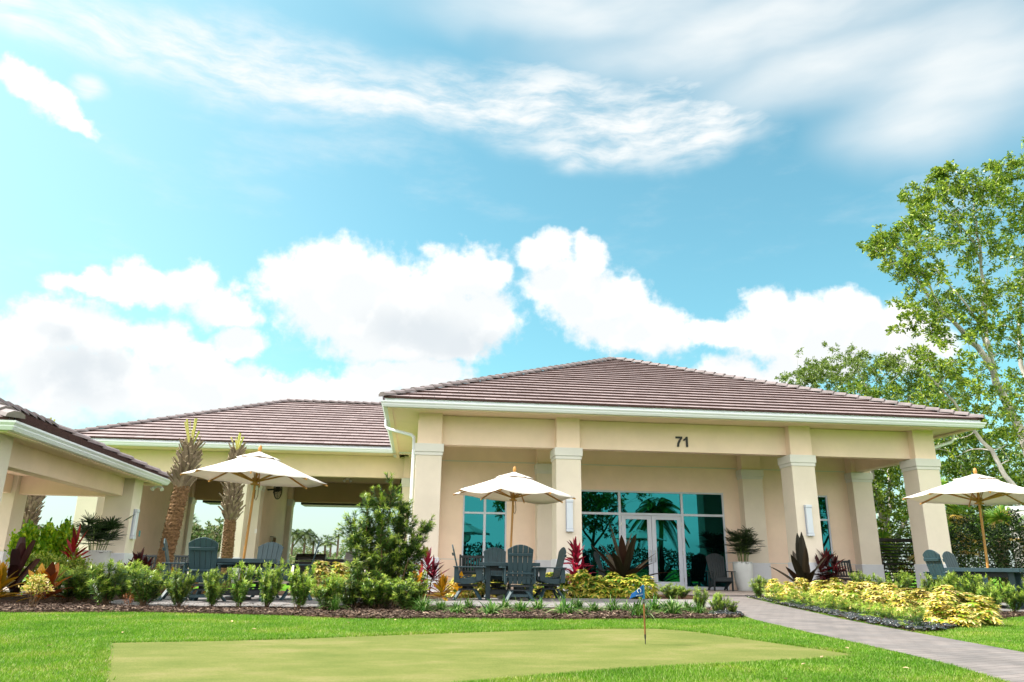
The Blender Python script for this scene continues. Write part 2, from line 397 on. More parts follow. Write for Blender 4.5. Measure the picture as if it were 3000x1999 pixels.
CUM = [(-0.443,0.259,0.052,0.040),(-0.488,0.231,0.040,0.040),(-0.396,0.258,0.031,0.034),(-0.331,0.257,0.045,0.033),(-0.286,0.240,0.040,0.029),(-0.239,0.219,0.045,0.029),(-0.420,0.205,0.107,0.045),(-0.306,0.202,0.109,0.035),(-0.179,0.204,0.067,0.030),(-0.412,0.319,0.052,0.015),(-0.365,0.322,0.045,0.023),(-0.311,0.331,0.038,0.029),(-0.264,0.312,0.042,0.026),(-0.239,0.272,0.032,0.023),(-0.116,0.372,0.069,0.046),(-0.167,0.350,0.063,0.037),(-0.060,0.349,0.073,0.055),(0.042,0.382,0.060,0.045),(0.075,0.380,0.041,0.038),(0.003,0.335,0.111,0.059),(0.077,0.317,0.048,0.042),(-0.122,0.317,0.082,0.034),(-0.049,0.291,0.101,0.035),(0.023,0.284,0.073,0.028),(0.007,0.245,0.047,0.024),(-0.053,0.242,0.071,0.028),(-0.097,0.219,0.069,0.027),(-0.538,0.518,0.029,0.018),(-0.507,0.505,0.030,0.019),(-0.481,0.490,0.025,0.013),(0.166,0.416,0.042,0.028),(0.233,0.404,0.030,0.031),(0.203,0.374,0.063,0.045),(0.239,0.341,0.073,0.045),(0.283,0.330,0.047,0.031),(0.321,0.300,0.052,0.034),(0.274,0.299,0.071,0.028),(0.467,0.327,0.029,0.030),(0.505,0.310,0.044,0.029),(0.561,0.310,0.036,0.025),(0.471,0.294,0.070,0.036),(0.549,0.279,0.076,0.035),(0.624,0.283,0.036,0.028),(0.634,0.257,0.054,0.031),(0.404,0.302,0.050,0.020),(0.407,0.248,0.046,0.027),(0.465,0.238,0.029,0.020),(0.515,0.257,0.060,0.029)]
VEIL = [(0.238,0.704,0.201,0.026),(0.474,0.660,0.232,0.037),(0.607,0.595,0.148,0.034),(0.727,0.563,0.103,0.066),(0.689,0.515,0.081,0.034)]
CIR = [(-0.465,0.530,0.020,0.010),(-0.213,0.361,0.020,0.014),(-0.551,0.584,0.068,0.023),(-0.448,0.593,0.094,0.032),(-0.334,0.604,0.123,0.042),(-0.189,0.611,0.155,0.044),(-0.032,0.605,0.141,0.034),(0.089,0.592,0.101,0.032),(0.174,0.602,0.120,0.047),(0.293,0.581,0.133,0.044),(0.387,0.550,0.091,0.035),(0.253,0.548,0.096,0.019)]
SHADE = [(-0.413,0.212,0.055,0.036),(-0.456,0.254,0.029,0.013),(-0.014,0.303,0.091,0.035),(0.052,0.292,0.062,0.024)]
def world():
    w = bpy.data.worlds.new('World'); S.world = w; w.use_nodes = True
    t = w.node_tree; N, L = t.nodes, t.links
    bg = N['Background']; bg.inputs['Strength'].default_value = .05
    def math_(op, a, b=None, c=None):
        n = N.new('ShaderNodeMath'); n.operation = op
        for i, x in enumerate((a, b, c)):
            if x is None: continue
            if isinstance(x, (int, float)): n.inputs[i].default_value = x
            else: L.new(x, n.inputs[i])
        return n.outputs[0]
    def vm(op, a, b, out='Vector'):
        n = N.new('ShaderNodeVectorMath'); n.operation = op
        for i, x in enumerate((a, b)):
            if x is None: continue
            if isinstance(x, tuple): n.inputs[i].default_value = x
            else: L.new(x, n.inputs[i])
        return n.outputs[out]
    def mr(x, a, b, c=0., d=1., smooth=True):
        n = N.new('ShaderNodeMapRange'); n.interpolation_type = 'SMOOTHSTEP' if smooth else 'LINEAR'
        for k, v in zip(('From Min', 'From Max', 'To Min', 'To Max'), (a, b, c, d)): n.inputs[k].default_value = v
        L.new(x, n.inputs['Value']); return n.outputs[0]
    def noise(v, sc, det, rough=.55, out='Fac'):
        n = N.new('ShaderNodeTexNoise'); n.inputs['Scale'].default_value = sc; n.inputs['Detail'].default_value = det; n.inputs['Roughness'].default_value = rough
        L.new(v, n.inputs['Vector']); return n.outputs[out]
    def mixc(f, a, b):
        n = N.new('ShaderNodeMix'); n.data_type = 'RGBA'
        if isinstance(f, float): n.inputs['Factor'].default_value = f
        else: L.new(f, n.inputs['Factor'])
        for k, x in (('A', a), ('B', b)):
            if isinstance(x, tuple): n.inputs[k].default_value = (*x, 1)
            else: L.new(x, n.inputs[k])
        return n.outputs['Result']
    sky = N.new('ShaderNodeTexSky'); sky.sky_type = 'NISHITA'; sky.sun_disc = False
    sky.sun_elevation = SUN_EL; sky.sun_rotation = SUN_AZ; sky.air_density = 1.0; sky.dust_density = 2.2; sky.ozone_density = 1.0
    tc = N.new('ShaderNodeTexCoord'); D = tc.outputs['Generated']
    sp = N.new('ShaderNodeSeparateXYZ'); L.new(D, sp.inputs[0])
    az = math_('ARCTAN2', sp.outputs[0], sp.outputs[1]); el = math_('ARCSINE', sp.outputs[2])
    cb = N.new('ShaderNodeCombineXYZ'); L.new(az, cb.inputs[0]); L.new(el, cb.inputs[1]); P = cb.outputs[0]
    def warp(p, scale, amt, det):
        c = noise(D, scale, det, .6, 'Color'); c = vm('SUBTRACT', c, (.5, .5, .5))
        return vm('ADD', p, vm('MULTIPLY', c, (amt, amt, 0)))
    def field(p, blobs, k):
        acc = None
        for a, e, rx, ry in blobs:
            d = vm('LENGTH', vm('MULTIPLY', vm('SUBTRACT', p, (a, e, 0)), (1/rx, 1/ry, 0)), None, 'Value')
            acc = d if acc is None else math_('SMOOTH_MIN', acc, d, k)
        return acc
    pw = warp(warp(P, 8, .06, 3), 24, .036, 4)
    dist = field(pw, CUM, .18)
    puff = noise(D, 30, 10, .62)
    dist = math_('ADD', dist, math_('MULTIPLY', math_('SUBTRACT', puff, .5), 1.0))
    dist = math_('ADD', dist, math_('MULTIPLY', math_('SUBTRACT', noise(D, 75, 8, .6), .5), .55))
    cum = mr(dist, 1.26, .66)
    above = field(vm('ADD', pw, (-.012, .034, 0)), CUM, .18)
    above = math_('ADD', above, math_('MULTIPLY', math_('SUBTRACT', noise(D, 16, 8, .6), .5), 2.2))
    deep = mr(above, 1.05, .35)
    # cirrus: streaks along a gently falling direction
    mp = N.new('ShaderNodeMapping'); mp.inputs['Rotation'].default_value = (0, 0, R(9)); mp.inputs['Scale'].default_value = (6, 26, 1)
    L.new(warp(P, 6, .06, 3), mp.inputs['Vector'])
    st = noise(mp.outputs[0], 1.5, 10, .62)
    cd = field(warp(P, 5, .09, 4), CIR, .35)
    body = mr(cd, 1.7, .35)
    cir = math_('MULTIPLY', body, mr(st, .30, .70, .0, .85))
    cir = math_('ADD', cir, math_('MULTIPLY', body, .22))
    vd = field(warp(P, 4, .10, 3), VEIL, .4)
    vl = math_('MULTIPLY', mr(vd, 2.1, .2, 0, .95), mr(noise(mp.outputs[0], .6, 5, .5), .2, .75, .55, 1.))
    cir = math_('MAXIMUM', cir, vl)
    # thin veils elsewhere, all round the sky
    mp2 = N.new('ShaderNodeMapping'); mp2.inputs['Scale'].default_value = (1.6, 1.6, 5); L.new(D, mp2.inputs['Vector'])
    veil = mr(noise(mp2.outputs[0], 2.3, 8, .6), .52, .82, 0, .4)
    low = mr(el, .22, .02, 0, .55)
    cir = math_('MAXIMUM', math_('MAXIMUM', cir, veil), low)
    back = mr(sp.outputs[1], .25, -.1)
    back_fill = math_('MULTIPLY', back, mr(noise(mp2.outputs[0], 2.4, 8, .6), .30, .62, .55, 1.))  # bright unseen clouds behind the camera, added to fill the shaded facade
    # colours, in sky-texture units
    tint = N.new('ShaderNodeMix'); tint.data_type = 'RGBA'; tint.blend_type = 'MULTIPLY'; tint.inputs['Factor'].default_value = 1
    L.new(sky.outputs[0], tint.inputs['A']); tint.inputs['B'].default_value = (.76, 1.30, 1.08, 1)
    shf = field(warp(P, 9, .05, 4), SHADE, .3)
    sh = mr(shf, 1.3, .3, 0, .5)
    cc = mixc(math_('MULTIPLY', deep, .75), (5.4, 5.35, 5.25), (4.0, 4.2, 4.3))
    cc = mixc(sh, cc, (2.9, 3.3, 3.6))
    hz = mr(az, .10, -.75, 0, .42)
    base = mixc(hz, tint.outputs['Result'], (3.1, 4.0, 4.3))
    c1 = mixc(cir, base, (4.5, 4.65, 4.65))
    c2 = mixc(back_fill, mixc(cum, c1, cc), (12.5, 11.9, 11.5))
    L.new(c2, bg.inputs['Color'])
    w.cycles.sampling_method = 'MANUAL'; w.cycles.sample_map_resolution = 512
world()
S.view_settings.view_transform = 'Standard'; S.view_settings.look = 'None'; S.view_settings.gamma = 1; S.view_settings.use_curve_mapping = False
S.view_settings.exposure = 2.15
S.cycles.max_bounces = 7; S.cycles.diffuse_bounces = 3; S.cycles.glossy_bounces = 3; S.cycles.transmission_bounces = 4; S.cycles.transparent_max_bounces = 8
S.cycles.caustics_reflective = False; S.cycles.caustics_refractive = False
# ================================================================== ground, paths, beds
def sheet(name, poly, z, m, thick=None, kind='structure'):
    mb = MB()
    if thick: mb.prism(poly, (0, 0, z-thick), (1, 0, 0), (0, 1, 0), (0, 0, 1), thick)
    else: mb.add([(x, y, z) for x, y in poly], [tuple(range(len(poly)))])
    return mb.build(name, m, kind=kind)

def smooth_poly(p, n=3, closed=True):
    p = np.array(p, float)
    for _ in range(n):
        if closed:
            q = np.roll(p, -1, 0); p = np.stack([.75*p+.25*q, .25*p+.75*q], 1).reshape(-1, 2)
        else:
            a, b = p[:-1], p[1:]; m = np.stack([.75*a+.25*b, .25*a+.75*b], 1).reshape(-1, 2); p = np.vstack([p[:1], m, p[-1:]])
    return [tuple(x) for x in p]

def inside(P, poly):
    x, y = P[:, 0], P[:, 1]; r = np.zeros(len(P), bool); n = len(poly)
    for i in range(n):
        (x0, y0), (x1, y1) = poly[i], poly[(i+1) % n]
        c = ((y0 > y) != (y1 > y)) & (x < (x1-x0)*(y-y0)/((y1-y0) if y1 != y0 else 1e-9)+x0)
        r ^= c
    return r

def grass_ground():
    m = bpy.data.materials.new('turf'); t, N, L = nt(m); b = N['Principled BSDF']; b.inputs['Roughness'].default_value = .95; b.inputs['Specular IOR Level'].default_value = .1
    tc = N.new('ShaderNodeTexCoord'); n = N.new('ShaderNodeTexNoise'); n.inputs['Scale'].default_value = 1.3; n.inputs['Detail'].default_value = 8
    L.new(tc.outputs['Object'], n.inputs['Vector'])
    r = ramp(N, [(.05,.15,.008), (.09,.23,.010), (.16,.28,.02)], [.3,.55,.8]); L.new(n.outputs['Fac'], r.inputs['Fac'])
    L.new(r.outputs['Color'], b.inputs['Base Color']); return m
def green_mat():
    m = bpy.data.materials.new('putting_turf'); t, N, L = nt(m); b = N['Principled BSDF']; b.inputs['Roughness'].default_value = .95; b.inputs['Specular IOR Level'].default_value = .1
    tc = N.new('ShaderNodeTexCoord')
    def nz(sc, det, st=None):
        n = N.new('ShaderNodeTexNoise'); n.inputs['Scale'].default_value = sc; n.inputs['Detail'].default_value = det; n.inputs['Roughness'].default_value = .65
        if st:
            mp = N.new('ShaderNodeMapping'); mp.inputs['Scale'].default_value = st; L.new(tc.outputs['Object'], mp.inputs['Vector']); L.new(mp.outputs[0], n.inputs['Vector'])
        else: L.new(tc.outputs['Object'], n.inputs['Vector'])
        return n.outputs['Fac']
    r1 = ramp(N, [(.094,.124,.026), (.140,.155,.042), (.215,.19,.080)], [.3,.52,.75]); L.new(nz(1.1, 7, (1, 1.6, 1)), r1.inputs['Fac'])
    r2 = ramp(N, [(.60,.66,.55), (1,1,1), (1.32,1.24,1.3)], [.32,.5,.68]); L.new(nz(170, 3), r2.inputs['Fac'])
    mm = N.new('ShaderNodeMix'); mm.data_type = 'RGBA'; mm.blend_type = 'MULTIPLY'; mm.inputs['Factor'].default_value = 1
    L.new(r1.outputs['Color'], mm.inputs['A']); L.new(r2.outputs['Color'], mm.inputs['B']); L.new(mm.outputs['Result'], b.inputs['Base Color'])
    bp = N.new('ShaderNodeBump'); bp.inputs['Strength'].default_value = .6; bp.inputs['Distance'].default_value = .006; L.new(nz(220, 4), bp.inputs['Height'])
    L.new(bp.outputs['Normal'], b.inputs['Normal']); return m
M['turf'] = grass_ground(); M['green'] = green_mat()
M['mulch'] = mat('bark_mulch', (.065, .038, .024), .95, .35, 9, 1.0, 45, col2=(.035, .018, .010), spec=.1)
M['paver'] = paver_mat('pale_paver', (.190, .168, .162), (.158, .145, .144), (.10, .09, .085), .24, .12, R(-18))
M['slab'] = paver_mat('patio_paver', (.225, .21, .208), (.195, .188, .188), (.13, .122, .118), .40, .40, R(8))
M['porch'] = mat('porch_concrete', (.46, .39, .35), .8, .08, 1.5, .1, 60)

WALK_L = [(7.7,21.6),(7.05,18.2),(6.27,15.05),(5.5,13.0),(4.98,11.45),(4.74,10.0),(4.42,7.5),(4.25,6.13),(3.95,5.01),(3.2,2.6)]
WALK_R = [(9.55,21.6),(8.75,20.2),(8.1,17.6),(7.37,15.05),(6.85,12.9),(6.38,11.22),(5.89,8.6),(5.55,6.73),(5.15,4.9),(4.5,2.6)]
GREEN = smooth_poly([(-2.78,7.60),(-2.70,7.66),(-1.6,7.85),(-.73,8.23),(1.07,9.03),(2.19,9.41),(2.85,9.48),(3.25,9.15),(3.49,8.14),(3.74,7.2),(3.88,6.62),(3.74,6.38),(2.62,6.01),(1.7,5.71),(.42,5.13),(-.2,4.6),(-.9,3.9),(-1.43,3.9),(-1.88,5.2),(-2.32,6.4),(-2.70,7.45)], 2)
EDGE = smooth_poly([(-14,12.4),(-9,12.2),(-5.75,11.85),(-5.19,11.9),(-4.24,12.07),(-3.0,11.85),(-1.99,11.54),(-1.23,11.09),(-.52,10.79),(.4,10.98),(1.31,11.04),(2.3,10.9),(3.34,11.1),(4.39,11.17),(5.0,11.5)], 2, False)
EDGE_R = smooth_poly([(6.02,9.0),(6.2,8.95),(6.91,9.47),(8.7,11.13),(10.17,12.2),(14,14.0),(19,15)], 2, False)
sheet('ground', [(-2500,-1500),(2500,-1500),(2500,3500),(-2500,3500)], 0, M['turf'])
sheet('putting_green', GREEN, .004, M['green'])
walk = smooth_poly(WALK_L, 2, False) + smooth_poly(WALK_R, 2, False)[::-1]
sheet('walkway', walk, .012, M['paver'])
BED = EDGE + [(4.95,11.48),(5.45,13.0),(6.2,15.05),(7.0,18.2),(7.6,21.5),(-6.9,21.5),(-6.9,27),(-14,27)]
BED_R = EDGE_R + [(19,21.5),(9.6,21.5),(8.85,20.2),(8.2,17.6),(7.46,15.05),(6.95,12.9),(6.47,11.22),(6.0,8.95)]
def bed(name, poly, nx, ny):
    xs = np.array(poly); x0, y0 = xs.min(0); x1, y1 = xs.max(0)
    X, Y = np.meshgrid(np.linspace(x0, x1, nx), np.linspace(y0, y1, ny)); P = np.stack([X.ravel(), Y.ravel()], 1)
    ins = inside(P, poly)
    Z = .012 + .02*rng.random(len(P)) + .02*np.sin(P[:, 0]*1.7)*np.sin(P[:, 1]*2.1)
    Z = np.where(ins, Z, -.05)
    i = (np.arange(ny-1)[:, None]*nx+np.arange(nx-1)[None]).ravel()
    F = np.stack([i, i+1, i+nx+1, i+nx], 1); F = F[ins[F].any(1)]
    MB().add(np.stack([P[:, 0], P[:, 1], Z], 1), F).build(name, M['mulch'], smooth=True, kind='structure')
bed('planting_bed', BED, 220, 150)
bed('planting_bed', BED_R, 150, 140)
PATIO_L = [(-5.3,14.2),(-4.6,13.1),(-2.8,12.92),(-1.3,12.95),(-.95,15),(-1.0,17.3),(-5.4,17.3)]
PATIO_M = [(.1,13.62),(1.65,13.45),(2.76,13.1),(4.3,13.5),(5.66,13.6),(6.6,16.6),(6.7,17.1),(0,17.1)]
PATIO_R = [(9.15,12.8),(12.9,12.9),(13.6,17.2),(9.6,17.2)]
for p in (PATIO_L, PATIO_M, PATIO_R): sheet('patio', smooth_poly(p, 2), .058, M['slab'], .06)
sheet('porch_floor', [(-.6,21.5),(16.9,21.5),(16.9,26.3),(-.6,26.3)], .035, M['porch'], .06)
sheet('passage_floor', [(-14.2,30.2),(-.2,30.2),(-.2,46),(-14.2,46)], .03, M['porch'], .06)
sheet('pavilion_floor', [(-13,17.2),(-7.6,17.2),(-7.5,23.5),(-13,23.5)], .05, M['porch'], .06)
# far rising bank of pale sand seen through the passages
mb = MB(); X = np.linspace(-70, 40, 60); prof = [(0,0),(4,.35),(9,.62),(16,.72),(30,.5),(60,0)]
V = [(x, 62+6*math.sin(x*.07)+d, z*(.9+.15*math.sin(x*.21+d))-.01) for d, z in prof for x in X]; n = len(X)
i = (np.arange(len(prof)-1)[:, None]*n+np.arange(n-1)[None]).ravel()
mb.add(V, np.stack([i, i+1, i+n+1, i+n], 1)).build('sand_bank', M['sand'], smooth=True, kind='structure')

# grass blades (uncountable)
def blades():
    N = 760000
    y = 4.4 + (13.0-4.4)*rng.random(N)**1.25; half = .80*y+.6
    x = .13*y + (rng.random(N)*2-1)*half; P = np.stack([x, y], 1)
    k = ~inside(P, GREEN) & ~inside(P, walk) & ~inside(P, BED) & ~inside(P, BED_R)
    # ragged turf edges
    f = np.array(GREEN); i = rng.integers(0, len(f), 26000); u = rng.random((26000, 1)); E_ = f[i]*(1-u)+f[(i+1) % len(f)]*u+rng.normal(0, .022, (26000, 2))
    P = np.vstack([P[k], E_]); n = len(P)
    clump = np.sin(P[:,0]*2.3+1)*np.sin(P[:,1]*3.1)*.25+.75
    h = (.012+.019*rng.random(n))*(.6+.6*clump); w = .0028+.0012*P[:, 1]/6; a = rng.random(n)*2*math.pi
    t = (rng.random((n, 2))-.5)*.04
    b = np.stack([P[:, 0], P[:, 1], np.zeros(n)], 1); s = np.stack([np.cos(a)*w, np.sin(a)*w, 0*a], 1)
    V = np.stack([b-s, b+s, b+np.stack([t[:, 0], t[:, 1], h], 1)], 1).reshape(-1, 3)
    MB().add(V, np.arange(3*n).reshape(-1, 3)).build('grass', LF['grass'], kind='stuff')
blades()

def chips():
    N = 60000
    P = np.vstack([np.stack([rng.uniform(-7, 5.3, N), 10.7+3.2*rng.random(N)**1.4], 1), np.stack([rng.uniform(5.8, 11.5, N//2), rng.uniform(8.8, 13, N//2)], 1)])
    k = (inside(P, BED) | inside(P, BED_R)); P = P[k]; n = len(P); a = rng.random(n)*6.28
    d = np.stack([np.cos(a), np.sin(a), (rng.random(n)-.5)*.7], 1); nr = np.stack([rng.normal(0,.5,n), rng.normal(0,.5,n), np.ones(n)], 1)
    m = leafmat('bark_chip', [(.022,.012,.008), (.055,.032,.020), (.11,.066,.045), (.30,.22,.16)], [0,.5,.85,1], tr=0, rough=.9)
    mb = MB(); mb.leaves(np.stack([P[:,0], P[:,1], .03+.025*rng.random(n)], 1), d, nr, .02+.05*rng.random(n), .008+.014*rng.random(n), 0, 1, [.8, .8])
    mb.build('mulch_chips', m, kind='stuff')
chips()

def pebbles():
    T = [(8.9,21.2),(8.62,19.0),(8.25,16.6),(7.55,14.1),(7.2,12.75),(6.75,10.9),(6.6,10.0),(6.95,9.5)]
    L_ = [(8.75,20.2),(8.1,17.6),(7.39,15.05),(6.87,12.9),(6.40,11.22),(5.93,8.85)]
    poly = L_ + [(6.3,8.95)] + T[::-1]
    poly2 = [(4.5,11.75),(4.95,11.5),(5.35,12.6),(5.2,13.0),(4.8,12.4)]
    ph = np.linspace(0, math.pi, 5)[1:-1]; th = np.arange(6)*math.pi/3
    U = np.array([(0,0,1)]+[(math.sin(p)*math.cos(q), math.sin(p)*math.sin(q), math.cos(p)) for p in ph for q in th]+[(0,0,-1)])
    F3 = [(0,1+i,1+(i+1)%6) for i in range(6)]+[(19,13+(i+1)%6,13+i) for i in range(6)]
    F4 = [(1+r*6+i,7+r*6+i,7+r*6+(i+1)%6,1+r*6+(i+1)%6) for r in range(2) for i in range(6)]
    P = np.stack([rng.uniform(4.4, 9, 16000), rng.uniform(8.7, 21, 16000)], 1); P = P[inside(P, poly) | inside(P, poly2)]
    n = len(P); a = rng.random(n)*6.28
    sz = np.stack([.030+.022*rng.random(n), .020+.014*rng.random(n), .012+.008*rng.random(n)], 1)
    V = U[None]*sz[:, None]; tl = rng.normal(0, .3, n)[:, None]
    x = V[..., 0]*np.cos(a)[:, None]-V[..., 1]*np.sin(a)[:, None]; y = V[..., 0]*np.sin(a)[:, None]+V[..., 1]*np.cos(a)[:, None]
    z = V[..., 2]+x*tl*.6
    V = np.stack([x+P[:, :1], y+P[:, 1:], z+(.035+.03*rng.random(n))[:, None]], -1)
    off = (np.arange(n)*20)[:, None, None]
    mb = MB(); mb.add(V.reshape(-1, 3), (off+np.array(F3)[None]).reshape(-1, 3)); mb.f.append(((off+np.array(F4)[None]).reshape(-1, 4), 0, None))
    mb.build('pebbles', M['pebble'], smooth=True, kind='stuff')
pebbles()

# ================================================================== buildings
def tile_material():
    m = bpy.data.materials.new('flat_roof_tile'); t, N, L = nt(m); b = N['Principled BSDF']; b.inputs['Roughness'].default_value = .62; b.inputs['Specular IOR Level'].default_value = .4
    g = N.new('ShaderNodeNewGeometry'); tc = N.new('ShaderNodeTexCoord'); n = N.new('ShaderNodeTexNoise'); n.inputs['Scale'].default_value = 3; n.inputs['Detail'].default_value = 7
    L.new(tc.outputs['Object'], n.inputs['Vector'])
    r = ramp(N, [(.225,.172,.172), (.262,.205,.205), (.30,.236,.236)]); L.new(g.outputs['Random Per Island'], r.inputs['Fac'])
    r2 = ramp(N, [(.90,.88,.87), (1.06,1.06,1.06)], [.3,.7]); L.new(n.outputs['Fac'], r2.inputs['Fac'])
    mm = N.new('ShaderNodeMix'); mm.data_type = 'RGBA'; mm.blend_type = 'MULTIPLY'; mm.inputs['Factor'].default_value = 1
    L.new(r.outputs['Color'], mm.inputs['A']); L.new(r2.outputs['Color'], mm.inputs['B']); L.new(mm.outputs['Result'], b.inputs['Base Color'])
    bp = N.new('ShaderNodeBump'); bp.inputs['Strength'].default_value = .1; bp.inputs['Distance'].default_value = .005
    n2 = N.new('ShaderNodeTexNoise'); n2.inputs['Scale'].default_value = 40; L.new(tc.outputs['Object'], n2.inputs['Vector']); L.new(n2.outputs['Fac'], bp.inputs['Height']); L.new(bp.outputs['Normal'], b.inputs['Normal'])
    return m
M['tile'] = tile_material(); M['tile_edge'] = mat('shaded_tile_front', (.06, .034, .03), .9, .1, 5, spec=.1)  # tile fronts coloured darker than the tops to deepen their shade

def hip_roof(parent, x0, x1, y0, y1, z, p, e=.43, t=.085, gable=False):
    """courses of separate flat tiles on each slope, plus stepped caps on hips and ridge"""
    D = min(x1-x0, y1-y0)/2
    sides = [((x0,y0),(1,0),(0,1),x1-x0,False,False), ((x1,y0),(0,1),(-1,0),y1-y0,False,False), ((x1,y1),(-1,0),(0,-1),x1-x0,False,False), ((x0,y1),(0,-1),(1,0),y1-y0,False,False)]
    V = []; F = []; B = []
    for si, (c, ax, inn, Ln, _, _) in enumerate(sides):
        if gable and si == 1: continue
        cutR = gable and si == 0; cutL = gable and si == 2
        K = int(math.ceil(D/e)); tw = .36
        for k in range(K):
            d0 = k*e; d1 = min((k+1)*e, D)
            lo = lambda d: 0 if cutL else d
            hi = lambda d: Ln if cutR else Ln-d
            s = -tw*(.5 if k % 2 else 0)
            while s < Ln:
                a, b = s+.003, s+tw-.003; s += tw
                a0, b0 = max(a, lo(d0)), min(b, hi(d0)); a1, b1 = max(a, lo(d1)), min(b, hi(d1))
                if b0-a0 < .01: continue
                if b1 < a1: a1 = b1 = (lo(d1) if a < lo(d1) else hi(d1))
                j = random.uniform(-.002, .002); n = len(V)
                q = lambda u, d, h: (c[0]+ax[0]*u+inn[0]*d, c[1]+ax[1]*u+inn[1]*d, z+p*d+h)
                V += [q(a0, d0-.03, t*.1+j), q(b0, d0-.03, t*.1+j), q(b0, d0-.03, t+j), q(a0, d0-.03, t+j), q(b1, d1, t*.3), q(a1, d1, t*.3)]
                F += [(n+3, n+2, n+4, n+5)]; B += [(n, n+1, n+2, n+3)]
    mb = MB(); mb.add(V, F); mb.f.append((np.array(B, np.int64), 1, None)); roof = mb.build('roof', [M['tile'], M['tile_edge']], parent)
    # caps
    lines = []; h = p*D
    if x1-x0 >= y1-y0: ra, rb = (x0+D, (y0+y1)/2), (x1-D, (y0+y1)/2)
    else: ra, rb = ((x0+x1)/2, y0+D), ((x0+x1)/2, y1-D)
    near = lambda cx, cy: min((ra, rb), key=lambda r: abs(math.hypot(r[0]-cx, r[1]-cy)-D*1.414))
    for cx, cy in ((x0,y0),(x0,y1)) if gable else ((x0,y0),(x1,y0),(x1,y1),(x0,y1)):
        r = min((ra, rb), key=lambda r: math.hypot(r[0]-cx, r[1]-cy)); lines.append(((cx, cy, z), (r[0], r[1], z+h)))
    if gable: rb = (x1, rb[1])
    if math.hypot(ra[0]-rb[0], ra[1]-rb[1]) > .3: lines.append(((*ra, z+h), (*rb, z+h)))
    mb = MB()
    for a, b in lines:
        a = np.array(a); b = np.array(b); Lg = np.linalg.norm(b-a); d = (b-a)/Lg; sd_ = unit(np.cross(d, (0,0,1))); up = np.cross(sd_, d); n = max(1, int(Lg/.40))
        prof = [(-.15,-.03),(-.135,.035),(-.05,.085),(.05,.085),(.135,.035),(.15,-.03)]
        for i in range(n):
            p0 = a+d*(Lg*i/n-.04); p1 = a+d*(Lg*(i+1)/n)
            j = random.uniform(-.006, .006)
            v = [p0+sd_*x*1.05+up*(y+.045+t*.6+j) for x, y in prof]+[p1+sd_*x*.92+up*(y+t*.6) for x, y in prof]
            mb.add(v, [(q, q+1, q+7, q+6) for q in range(5)]+[(5,4,3,2,1,0)])
    mb.build('ridge_cap', M['cap'], roof)
    return roof

def eaves(parent, x0, x1, y0, y1, zs, o=1.0, ft=.20):
    """white box gutter and fascia round the eaves, soffit sheet inside; zs = soffit level"""
    g = MB()
    g.sweep([(o-.13, zs-.05),(o-.02, zs-.05),(o+.015, zs+.01),(o+.015, zs+.03),(o+.05, zs+.075),(o+.05, zs+.11),(o+.035, zs+.11),(o+.03, zs+.085),(o-.13, zs+.085)], x0, x1, y0, y1)
    g.build('gutter', M['gutter'], parent)
    f = MB(); f.sweep([(o-.20, zs+.09),(o-.06, zs+.09),(o-.06, zs+ft),(o-.20, zs+ft)], x0, x1, y0, y1)
    f.sweep([(o-.26, zs-.075),(o-.135, zs-.075),(o-.135, zs-.02),(o-.26, zs-.02)], x0, x1, y0, y1, 1)
    f.build('fascia', [M['gutter'], M['soffit']], parent)
    MB().box(x0-o+.14, x1+o-.14, y0-o+.14, y1+o-.14, zs-.0, zs+.03).build('soffit', M['soffit'], parent)

def column(parent, x0, x1, y0, y1, zt, capb=None, plinth=.94, upper=.02, z0=.0):
    zc = capb if capb else zt
    c = MB(); c.box(x0, x1, y0, y1, z0, zc+.05)
    if capb: c.box(x0+upper, x1-upper, y0+upper, y1-upper, zc+.05, zt+.02, 1)
    col = bevel(c.build('column', [M['shaft'], M['wall']], parent), .012)
    b = MB(); b.box(x0-.03, x1+.03, y0-.03, y1+.03, z0, plinth); bevel(b.build('plinth', M['plinth'], col), .012)
    if capb:
        k = MB(); k.box(x0-.022, x1+.022, y0-.022, y1+.022, capb, capb+.10); k.box(x0-.048, x1+.048, y0-.048, y1+.048, capb+.10, capb+.34)
        bevel(k.build('capital', M['trim'], col), .008)
    return col

def frame_bars(mb, x0, x1, z0, z1, xs, zs, y, d=.09, w=.055):
    """aluminium frame in a wall plane: outer ring plus mullions at xs, transoms at zs"""
    mb.box(x0, x0+w, y-d/2, y+d/2, z0, z1); mb.box(x1-w, x1, y-d/2, y+d/2, z0, z1)
    mb.box(x0+w, x1-w, y-d/2, y+d/2, z1-w, z1); mb.box(x0+w, x1-w, y-d/2, y+d/2, z0, z0+w)
    for x in xs: mb.box(x-w*.8, x+w*.8, y-d/2+.003, y+d/2-.003, z0+w, z1-w)
    for z in zs: mb.box(x0+w, x1-w, y-d/2+.006, y+d/2-.006, z-w*.6, z+w*.6)

